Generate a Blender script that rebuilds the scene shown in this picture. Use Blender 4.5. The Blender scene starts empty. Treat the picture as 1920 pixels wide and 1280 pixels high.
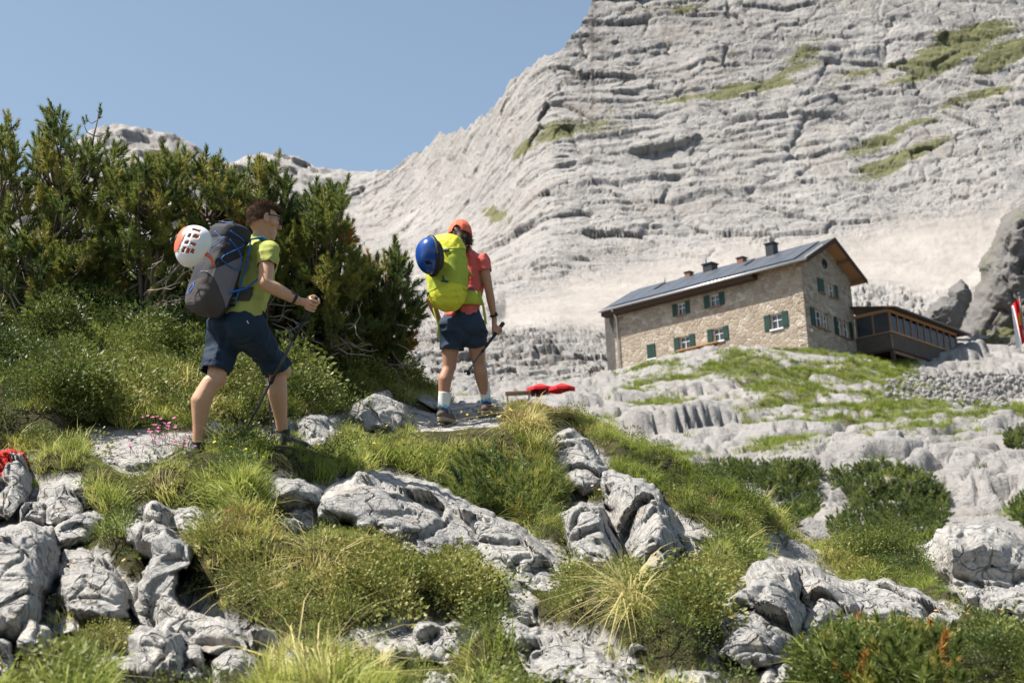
import bpy, bmesh, math, random
import numpy as np
from mathutils import Vector, Matrix, Quaternion
random.seed(7); RNG = np.random.default_rng(7)
R_ = math.radians
SC = bpy.context.scene
COL = SC.collection

# ------------------------------------------------------------------ camera
CAM = np.array([0.0, 0.0, 1.6]); FPX = 2933.0
PITCH, ROLL = R_(14.1), R_(2.74)
_F = np.array([0, math.cos(PITCH), math.sin(PITCH)])
_U0 = np.array([0, -math.sin(PITCH), math.cos(PITCH)])
_X0 = np.array([1.0, 0, 0])
_Rt = math.cos(ROLL) * _X0 - math.sin(ROLL) * _U0
_Up = math.sin(ROLL) * _X0 + math.cos(ROLL) * _U0
cd = bpy.data.cameras.new('camera'); cam = bpy.data.objects.new('camera', cd); COL.objects.link(cam)
m = Matrix(((_Rt[0], _Up[0], -_F[0], CAM[0]), (_Rt[1], _Up[1], -_F[1], CAM[1]), (_Rt[2], _Up[2], -_F[2], CAM[2]), (0, 0, 0, 1)))
cam.matrix_world = m
cd.sensor_width = 36.0; cd.lens = FPX / 1920 * 36; cd.clip_start = 0.05; cd.clip_end = 20000
cd.dof.use_dof = True; cd.dof.focus_distance = 10.6; cd.dof.aperture_fstop = 5.0
SC.camera = cam
def P(px, py, d):
    """world point seen at photo pixel (px, py) at depth d metres along the view axis"""
    return CAM + d * (_F + (px - 960) / FPX * _Rt - (py - 640) / FPX * _Up)
def PV(px, py, d): return Vector(P(px, py, d))
def PA(px, py, d):
    px, py, d = (np.asarray(a, float)[..., None] for a in (px, py, d))
    return CAM + d * (_F + (px - 960) / FPX * _Rt - (py - 640) / FPX * _Up)

# ------------------------------------------------------------------ world, sun, exposure
SUN_DIR = Vector((-0.97, -0.16, 0.0)).normalized(); SUN_EL = R_(60)
w = bpy.data.worlds.new('World'); SC.world = w; w.use_nodes = True
nt = w.node_tree; sky = nt.nodes.new('ShaderNodeTexSky'); sky.sky_type = 'NISHITA'; sky.sun_disc = False
sky.sun_elevation = SUN_EL; sky.sun_rotation = math.atan2(SUN_DIR.x, SUN_DIR.y)
sky.altitude = 1500; sky.air_density = 1.0; sky.dust_density = 4.5; sky.ozone_density = 0.7
bg = nt.nodes['Background']; bg.inputs[1].default_value = 0.094
hsv = nt.nodes.new('ShaderNodeHueSaturation'); hsv.inputs['Saturation'].default_value = 0.84; hsv.inputs['Hue'].default_value = 0.488
nt.links.new(sky.outputs[0], hsv.inputs['Color']); nt.links.new(hsv.outputs[0], bg.inputs[0])
sl = bpy.data.lights.new('sun', 'SUN'); sl.energy = 5.0; sl.angle = R_(0.53); sl.color = (1.0, 0.95, 0.87)
so = bpy.data.objects.new('sun', sl); COL.objects.link(so)
sdir = Vector((SUN_DIR.x * math.cos(SUN_EL), SUN_DIR.y * math.cos(SUN_EL), math.sin(SUN_EL)))
so.rotation_euler = sdir.to_track_quat('Z', 'Y').to_euler(); so.location = (-20, 5, 40)
SC.view_settings.view_transform = 'Standard'; SC.view_settings.look = 'None'
SC.view_settings.exposure = 0.93; SC.view_settings.gamma = 1.0; SC.view_settings.use_curve_mapping = False

# ------------------------------------------------------------------ helpers: objects
def tag(o, label=None, cat=None, group=None, kind=None):
    if label: o['label'] = label
    if cat: o['category'] = cat
    if group: o['group'] = group
    if kind: o['kind'] = kind
    return o
def link(o, parent=None):
    COL.objects.link(o)
    if parent is not None: o.parent = parent
    return o
def empty(name, loc=(0, 0, 0), rz=0.0):
    o = bpy.data.objects.new(name, None); o.empty_display_size = 0.1
    o.location = loc; o.rotation_euler = (0, 0, rz); return link(o)
def mesh_np(name, V, F, mat=None, parent=None, smooth=True, attrs=None, lnk=True):
    """V (n,3); F (m,3) or (m,4) array, or list of such arrays"""
    V = np.ascontiguousarray(V, np.float32); Fs = F if isinstance(F, list) else [F]
    Fs = [np.asarray(f, np.int32) for f in Fs if len(f)]
    me = bpy.data.meshes.new(name); me.vertices.add(len(V)); me.vertices.foreach_set('co', V.ravel())
    if Fs:
        loops = np.concatenate([f.ravel() for f in Fs]); tot = np.concatenate([np.full(len(f), f.shape[1], np.int32) for f in Fs])
        st = np.concatenate([[0], np.cumsum(tot)[:-1]]).astype(np.int32)
        me.loops.add(len(loops)); me.loops.foreach_set('vertex_index', loops)
        me.polygons.add(len(tot)); me.polygons.foreach_set('loop_start', st)
        try: me.polygons.foreach_set('loop_total', tot)
        except Exception: pass
    for k, a in (attrs or {}).items():
        at = me.attributes.new(k, 'FLOAT', 'POINT'); at.data.foreach_set('value', np.ascontiguousarray(a, np.float32).ravel())
    me.update(calc_edges=True); me.validate()
    if Fs: me.polygons.foreach_set('use_smooth', np.full(len(me.polygons), smooth, bool))
    if mat: me.materials.append(mat)
    o = bpy.data.objects.new(name, me)
    if lnk: link(o, parent)
    return o
def bm_obj(name, bm, mat, parent=None, smooth=False):
    me = bpy.data.meshes.new(name); bm.normal_update(); bm.to_mesh(me); bm.free()
    if smooth: me.polygons.foreach_set('use_smooth', np.ones(len(me.polygons), bool))
    me.materials.append(mat); o = bpy.data.objects.new(name, me); return link(o, parent)
def grid_faces(nr, nc, mask=None):
    i = np.arange(nr * nc).reshape(nr, nc)
    F = np.stack([i[:-1, :-1], i[:-1, 1:], i[1:, 1:], i[1:, :-1]], -1).reshape(-1, 4)
    if mask is not None:
        k = mask[:-1, :-1] & mask[:-1, 1:] & mask[1:, 1:] & mask[1:, :-1]; F = F[k.ravel()]
    return F

# ------------------------------------------------------------------ helpers: noise (numpy)
def _h(ix, iy, iz, s):
    n = (ix.astype(np.int64) * 374761393 + iy.astype(np.int64) * 668265263 + iz.astype(np.int64) * 2147483647 + s * 1274126177) & 0xffffffff
    n = ((n ^ (n >> 13)) * 1274126177) & 0xffffffff
    n = ((n ^ (n >> 15)) * 2246822519) & 0xffffffff
    return ((n ^ (n >> 16)) & 0xffff) / 65535.0
def vnoise(p, seed=0):
    p = np.asarray(p, float); i = np.floor(p).astype(np.int64); f = p - i; u = f * f * f * (f * (f * 6 - 15) + 10)
    r = 0
    for dx in (0, 1):
        for dy in (0, 1):
            for dz in (0, 1):
                wt = (u[..., 0] if dx else 1 - u[..., 0]) * (u[..., 1] if dy else 1 - u[..., 1]) * (u[..., 2] if dz else 1 - u[..., 2])
                r = r + wt * _h(i[..., 0] + dx, i[..., 1] + dy, i[..., 2] + dz, seed)
    return r * 2 - 1
def fbm(p, oct=4, seed=0, gain=0.5, lac=2.03):
    p = np.asarray(p, float); a = 1.0; r = 0; t = 0
    for k in range(oct):
        r = r + a * vnoise(p + k * 17.3, seed + k); t += a; a *= gain; p = p * lac
    return r / t
def ridged(p, oct=4, seed=0):
    p = np.asarray(p, float); a = 1.0; r = 0; t = 0
    for k in range(oct):
        r = r + a * (1 - np.abs(vnoise(p + k * 9.1, seed + k)) * 2.0); t += a; a *= 0.5; p = p * 2.07
    return r / t
def cells(p, seed=0, tilt=0.8, off=1.0):
    """fractured blocks: every Voronoi cell gets its own offset and its own tilted face; returns (height, edge distance)"""
    p = np.asarray(p, float); i = np.floor(p).astype(np.int64)
    d1 = np.full(p.shape[:-1], 9.0); d2 = d1.copy(); hh = np.zeros_like(d1)
    for dx in (-1, 0, 1):
        for dy in (-1, 0, 1):
            for dz in (-1, 0, 1):
                a, b, c = i[..., 0] + dx, i[..., 1] + dy, i[..., 2] + dz
                q = np.stack([a + _h(a, b, c, seed), b + _h(a, b, c, seed + 1), c + _h(a, b, c, seed + 2)], -1)
                v = p - q; d = (v * v).sum(-1)
                t = np.stack([_h(a, b, c, seed + 4), _h(a, b, c, seed + 5), _h(a, b, c, seed + 6)], -1) * 2 - 1
                h = off * (_h(a, b, c, seed + 3) * 2 - 1) + tilt * (v * t).sum(-1)
                n = d < d1
                d2 = np.where(n, d1, np.minimum(d2, d)); hh = np.where(n, h, hh); d1 = np.where(n, d, d1)
    return hh, np.sqrt(d2) - np.sqrt(d1)
def sstep(a, b, x):
    t = np.clip((x - a) / (b - a), 0, 1); return t * t * (3 - 2 * t)
def poly_dist(pts, poly):
    """signed distance, positive inside"""
    poly = np.asarray(poly, float); x, y = pts[..., 0], pts[..., 1]
    dmin = np.full(x.shape, 1e9); ins = np.zeros(x.shape, bool)
    for k in range(len(poly)):
        a, b = poly[k], poly[(k + 1) % len(poly)]; e = b - a
        t = np.clip(((x - a[0]) * e[0] + (y - a[1]) * e[1]) / (e @ e + 1e-12), 0, 1)
        dmin = np.minimum(dmin, np.hypot(x - a[0] - t * e[0], y - a[1] - t * e[1]))
        c = (a[1] > y) != (b[1] > y)
        ins ^= c & (x < (b[0] - a[0]) * (y - a[1]) / (b[1] - a[1] + 1e-12) + a[0])
    return np.where(ins, dmin, -dmin)
class TPS:
    def __init__(s, pts, z, smooth=0.0):
        n = len(pts); s.p = pts
        K = s.k(np.linalg.norm(pts[:, None] - pts[None], axis=-1)) + smooth * np.eye(n)
        Q = np.c_[np.ones(n), pts]; A = np.block([[K, Q], [Q.T, np.zeros((3, 3))]])
        s.w = np.linalg.solve(A, np.r_[z, 0, 0, 0])
    @staticmethod
    def k(r): return r * r * np.log(r + 1e-9)
    def __call__(s, q):
        sh = q.shape[:-1]; q = q.reshape(-1, 2); o = s.w[-3] + q @ s.w[-2:]
        for i in range(len(s.p)): o = o + s.w[i] * s.k(np.hypot(q[:, 0] - s.p[i, 0], q[:, 1] - s.p[i, 1]))
        return o.reshape(sh)
def bil(G, x0, y0, st, x, y):
    fx = np.clip((x - x0) / st, 0, G.shape[1] - 1.001); fy = np.clip((y - y0) / st, 0, G.shape[0] - 1.001)
    i, j = fx.astype(int), fy.astype(int); a, b = fx - i, fy - j
    return (G[j, i] * (1 - a) + G[j, i + 1] * a) * (1 - b) + (G[j + 1, i] * (1 - a) + G[j + 1, i + 1] * a) * b

# ------------------------------------------------------------------ helpers: materials
class NT:
    def __init__(s, name):
        s.m = bpy.data.materials.new(name); s.m.use_nodes = True; s.t = s.m.node_tree; s.b = s.t.nodes['Principled BSDF']
    def n(s, typ, **kw):
        x = s.t.nodes.new('ShaderNode' + typ)
        for k, v in kw.items():
            if k in x.inputs: x.inputs[k].default_value = v
            else: setattr(x, k, v)
        return x
    def l(s, a, b): s.t.links.new(a, b)
    def coord(s, scale=1.0, kind='Object', sc3=None):
        c = s.n('TexCoord'); mp = s.n('Mapping'); mp.inputs['Scale'].default_value = sc3 or (scale,) * 3
        s.l(c.outputs[kind], mp.inputs[0]); return mp.outputs[0]
    def noise(s, co, scale, detail=4, rough=0.6, dist=0.0):
        x = s.n('TexNoise'); x.inputs['Scale'].default_value = scale; x.inputs['Detail'].default_value = detail
        x.inputs['Roughness'].default_value = rough; x.inputs['Distortion'].default_value = dist
        if co: s.l(co, x.inputs['Vector'])
        return x.outputs['Fac']
    def vor(s, co, scale, feature='F1', out='Distance', rnd=1.0):
        x = s.n('TexVoronoi'); x.feature = feature; x.inputs['Scale'].default_value = scale; x.inputs['Randomness'].default_value = rnd
        if co: s.l(co, x.inputs['Vector'])
        return x.outputs[out]
    def ramp(s, fac, stops, interp='LINEAR'):
        x = s.n('ValToRGB'); x.color_ramp.interpolation = interp; e = x.color_ramp.elements
        while len(e) < len(stops): e.new(0.5)
        for i, (p, c) in enumerate(stops):
            e[i].position = p; e[i].color = (*c, 1) if len(c) == 3 else c
        s.l(fac, x.inputs[0]); return x.outputs[0]
    def ramp1(s, fac, a, b): return s.ramp(fac, [(a, (0, 0, 0)), (b, (1, 1, 1))] if a < b else [(b, (1, 1, 1)), (a, (0, 0, 0))])
    def mix(s, fac, a, b, mode='MIX'):
        x = s.n('Mix', data_type='RGBA', blend_type=mode)
        for v, i in ((fac, 0), (a, 6), (b, 7)):
            if hasattr(v, 'is_linked'): s.l(v, x.inputs[i])
            else: x.inputs[i].default_value = (*v, 1) if isinstance(v, tuple) and len(v) == 3 else v
        return x.outputs[2]
    def math(s, op, a, b=0.0, clamp=False):
        x = s.n('Math', operation=op, use_clamp=clamp)
        for i, v in enumerate((a, b)):
            if hasattr(v, 'is_linked'): s.l(v, x.inputs[i])
            else: x.inputs[i].default_value = v
        return x.outputs[0]
    def attr(s, name, typ='GEOMETRY'):
        x = s.n('Attribute'); x.attribute_name = name; x.attribute_type = typ; return x.outputs['Fac']
    def bump(s, h, strength=0.5, dist=0.02, prev=None):
        x = s.n('Bump'); x.inputs['Strength'].default_value = strength; x.inputs['Distance'].default_value = dist
        s.l(h, x.inputs['Height'])
        if prev: s.l(prev, x.inputs['Normal'])
        return x.outputs[0]
    def done(s, color=None, rough=0.85, normal=None, spec=0.3, metal=0.0):
        if color is not None:
            if hasattr(color, 'is_linked'): s.l(color, s.b.inputs['Base Color'])
            else: s.b.inputs['Base Color'].default_value = (*color, 1)
        if hasattr(rough, 'is_linked'): s.l(rough, s.b.inputs['Roughness'])
        else: s.b.inputs['Roughness'].default_value = rough
        s.b.inputs['Specular IOR Level'].default_value = spec; s.b.inputs['Metallic'].default_value = metal
        if normal is not None: s.l(normal, s.b.inputs['Normal'])
        return s.m
def simple(name, col, rough=0.7, spec=0.3, metal=0.0, var=0.15, vs=20.0, bump=0.0, bs=60.0, bd=0.003):
    t = NT(name); co = t.coord()
    n1 = t.noise(co, vs, 4)
    c = t.mix(n1, tuple(max(0, x * (1 - var)) for x in col), tuple(min(1, x * (1 + var)) for x in col))
    nm = t.bump(t.noise(co, bs, 3), bump, bd) if bump else None
    return t.done(c, rough, nm, spec, metal)

def rock_nodes(t, co):
    big = t.noise(co, 1.7, 5, 0.65); fine = t.noise(co, 34, 6, 0.72); mid = t.noise(co, 8, 6, 0.68, 0.8)
    c = t.mix(t.ramp1(big, 0.36, 0.66), (0.31, 0.30, 0.285), (0.46, 0.44, 0.405))
    c = t.mix(t.math('MULTIPLY', t.ramp1(mid, 0.52, 0.66), 0.6), c, (0.19, 0.19, 0.195))
    c = t.mix(t.math('MULTIPLY', t.ramp1(t.noise(co, 3.6, 5, 0.65), 0.56, 0.70), 0.5), c, (0.29, 0.21, 0.13))
    c = t.mix(t.math('MULTIPLY', t.ramp1(fine, 0.52, 0.66), 0.6), c, (0.09, 0.09, 0.095))
    c = t.mix(t.math('MULTIPLY', t.ramp1(t.noise(co, 21, 6, 0.75), 0.56, 0.66), 0.5), c, (0.58, 0.565, 0.53))
    c = t.mix(t.ramp1(t.vor(co, 5.5, 'F1'), 0.10, 0.06), c, (0.085, 0.085, 0.08))
    d = t.n('VectorMath', operation='ADD'); nz = t.n('TexNoise'); nz.inputs['Scale'].default_value = 5; t.l(co, nz.inputs['Vector']); sc_ = t.n('VectorMath', operation='SCALE'); sc_.inputs['Scale'].default_value = 0.22; t.l(nz.outputs['Color'], sc_.inputs[0]); t.l(co, d.inputs[0]); t.l(sc_.outputs[0], d.inputs[1])
    cr = t.vor(d.outputs[0], 4.0, 'DISTANCE_TO_EDGE'); cr2 = t.vor(d.outputs[0], 13.0, 'DISTANCE_TO_EDGE')
    nm = t.bump(fine, 0.7, 0.025); nm = t.bump(mid, 0.6, 0.05, nm)
    nm = t.bump(t.ramp1(cr, 0.0, 0.035), 0.9, 0.05, nm); nm = t.bump(t.ramp1(cr2, 0.0, 0.06), 0.5, 0.02, nm)
    return c, nm
def rock_near_mat():
    t = NT('limestone'); co = t.coord(kind='Object'); c, nm = rock_nodes(t, co)
    return t.done(c, 0.9, nm, 0.2)
M = {}
M['rock'] = rock_near_mat()
def far_rock_mat(name, scale, tone=1.0):
    t = NT(name); co = t.coord(kind='Object'); s = scale
    g = t.attr('green'); sc = t.attr('scree')
    big = t.noise(co, 0.05 * s, 5, 0.6); mid = t.noise(co, 0.35 * s, 6, 0.65, 0.5); fine = t.noise(co, 1.6 * s, 5, 0.7)
    c = t.mix(t.ramp1(big, 0.35, 0.65), (0.315, 0.30, 0.285), (0.41, 0.39, 0.37))
    c = t.mix(t.math('MULTIPLY', t.ramp1(mid, 0.52, 0.7), 0.4), c, (0.27, 0.255, 0.25))
    c = t.mix(t.math('MULTIPLY', t.ramp1(fine, 0.5, 0.7), 0.3), c, (0.55, 0.52, 0.485))
    strk = t.noise(t.coord(kind='Object', sc3=(0.9 * s, 0.9 * s, 0.07 * s)), 1.0, 4, 0.6)
    c = t.mix(t.math('MULTIPLY', t.ramp1(strk, 0.52, 0.66), 0.45), c, (0.24, 0.23, 0.23))
    c = t.mix(t.math('MULTIPLY', t.ramp1(t.noise(co, 0.11 * s, 5, 0.65), 0.52, 0.68), 0.5), c, (0.32, 0.28, 0.24))
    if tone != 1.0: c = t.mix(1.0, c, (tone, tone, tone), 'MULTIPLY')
    scc = t.mix(t.ramp1(t.math('ADD', t.math('MULTIPLY', t.noise(co, 2.6 * s, 6, 0.8), .6), t.math('MULTIPLY', t.noise(co, .15 * s, 4, 0.6), .4)), .38, .62), (0.275, 0.25, 0.228), (0.36, 0.33, 0.30))
    c = t.mix(sc, c, scc)
    gn = t.math('ADD', t.math('MULTIPLY', t.noise(co, 0.7 * s, 5, 0.8), 0.5), t.math('MULTIPLY', t.noise(co, 2.6 * s, 4, 0.75), 0.5))
    gm = t.math('MULTIPLY', t.ramp1(t.math('ADD', gn, t.math('SUBTRACT', g, 0.5)), 0.52, 0.58), 0.9)
    gc = t.mix(t.noise(co, 1.1 * s, 4), (0.11, 0.12, 0.045), (0.20, 0.195, 0.085))
    c = t.mix(gm, c, gc)
    inv = t.math('SUBTRACT', 1.0, sc); nm = t.bump(t.math('MULTIPLY', fine, t.math('ADD', t.math('MULTIPLY', inv, .8), .2)), 0.8, 0.7 / s); nm = t.bump(t.math('MULTIPLY', mid, inv), 0.7, 1.4 / s, nm); nm = t.bump(t.math('MULTIPLY', t.noise(co, 5.0 * s, 4, 0.7), inv), 0.6, 0.25 / s, nm)
    return t.done(c, 0.95, nm, 0.1)
# ------------------------------------------------------------------ near ground (the hillside with the path)
NP = [(-200,1400,5.0),(300,1400,4.9),(900,1400,4.9),(1500,1400,5.0),(2100,1400,5.2),
 (-150,1280,5.6),(300,1280,5.6),(700,1280,5.7),(1100,1280,5.9),(1500,1280,6.2),(2000,1280,6.3),
 (-100,1130,6.6),(250,1130,6.7),(560,1150,6.6),(900,1150,7.0),(1200,1150,7.6),(1430,1150,8.0),(1700,1170,8.6),(2000,1170,9),
 (-100,990,7.8),(250,980,8.0),(550,1000,8.0),(800,1000,8.8),(1000,1030,9.0),(1200,1040,9.8),(1420,1050,10),(1600,1100,10.3),(1750,1110,10.4),(2000,1110,10.6),
 (-100,870,8.9),(150,850,9.3),(365,862,9.45),(533,832,9.85),(650,870,10.2),(850,880,11.0),(1040,860,11.6),(1150,885,11.4),(1250,935,11.3),(1330,965,11.2),(1400,1005,11.0),
 (700,803,12.5),(830,795,12.9),(913,783,13.15),(980,770,13.1),(1060,812,12.6),(1160,858,12.3),(1260,912,12.0),(1340,950,11.8),(1450,1020,11.4),(1530,1065,11.1),(1690,1085,11),(1850,1100,11.2),
 (-200,800,10),(0,760,10.5),(200,765,10.6),(400,795,10.8),(550,785,11.5),(650,780,12.6),
 (-200,670,12),(0,660,12.2),(200,670,12.2),(400,700,12.2),(600,735,12.8),(760,755,14),
 (-100,590,14),(200,610,14),(500,650,14.2),(760,740,15.2),
 (0,560,17),(400,600,17),(760,790,17),
 (900,880,16),(1060,930,16),(1260,1020,15.5),(1450,1110,15),(1700,1150,15),(2000,1150,15)]
_np = np.array([P(*a) for a in NP]); near_tps = TPS(_np[:, :2], _np[:, 2], 0.02)
NX0, NY0, NST = -7.0, 2.6, 0.04; NNX, NNY = 351, 376
gx, gy = np.meshgrid(NX0 + NST * np.arange(NNX), NY0 + NST * np.arange(NNY))
NZ = near_tps(np.stack([gx, gy], -1))
# hummocks of turf
p3 = np.stack([gx, gy, 0 * gx], -1)
hum = fbm(p3 * 1.25, 3, 11) * 0.18 + np.maximum(0, vnoise(p3 * 2.0 + 5, 3)) ** .8 * 0.25 - .03 + fbm(p3 * 6, 2, 5) * 0.02
def at_px(px, py, dflt=9.0):
    q = cast(np.array([px], float), np.array([py], float)); return q[0]
def cast(px, py, G=None, dep=False):
    """first hit of the view ray with the near ground: (n,3) points"""
    G = NZ if G is None else G; px = np.asarray(px, float); py = np.asarray(py, float)
    ds = np.arange(3.2, 17.5, 0.08); out = np.full(px.shape, np.nan); pg = None
    for d in ds:
        q = PA(px, py, np.full(px.shape, d)); g = q[..., 2] - bil(G, NX0, NY0, NST, q[..., 0], q[..., 1])
        if pg is not None:
            hit = np.isnan(out) & (g < 0); out[hit] = d - 0.08 * (-g[hit]) / (np.maximum(pg[hit], 0) - g[hit] + 1e-6)
        pg = g
    out = np.where(np.isnan(out), 14.0, out); return out if dep else PA(px, py, out)
flat = np.ones_like(NZ)
for (a, b, r) in ((365, 862, .35), (533, 832, .35), (830, 795, .3), (913, 783, .3), (220, 850, .4), (740, 790, .5)):
    q = cast(np.array([a]), np.array([b]))[0]; flat *= 1 - 0.93 * np.exp(-((gx - q[0]) ** 2 + (gy - q[1]) ** 2) / (2 * r * r))
NZ = NZ - 0.02; NZB = NZ.copy(); HUMP = hum * flat
# grass-covered mounds that stand out in the photograph: pixel, radius (m), height (m)
for (a, b, r, h) in ((400, 905, .4, .05), (150, 910, .4, .08), (620, 1010, .5, .14), (560, 1120, .5, .15), (850, 1090, .55, .18), (1140, 1110, .45, .22), (1330, 1110, .45, .15),
                     (880, 850, .55, .12), (1230, 880, .4, .1), (1380, 985, .35, .12), (200, 1040, .3, .12), (420, 1090, .35, .14), (1600, 1230, .5, .15), (1800, 1230, .5, .15), (1650, 1060, .4, .08), (150, 1190, .25, .1)):
    q = cast(np.array([a]), np.array([b]))[0]; HUMP = HUMP + h * np.exp(-((gx - q[0]) ** 2 + (gy - q[1]) ** 2) / (2 * (r * .6) ** 2))
def box_poly(x0, y0, x1, y1, s=0):
    r = random.Random(s); n = 9; cx, cy = (x0 + x1) / 2, (y0 + y1) / 2; o = []
    for k in range(n):
        a = 2 * math.pi * k / n + r.uniform(-.2, .2); ca, sa = math.cos(a), math.sin(a); e = 0.72
        o.append((cx + (x1 - x0) / 2 * math.copysign(abs(ca) ** e, ca) * r.uniform(.9, 1.08), cy + (y1 - y0) / 2 * math.copysign(abs(sa) ** e, sa) * r.uniform(.9, 1.08)))
    return o
PAINTPX = [(-40,852),(15,848),(40,856),(52,885),(48,930),(15,962),(-40,962)]
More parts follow.
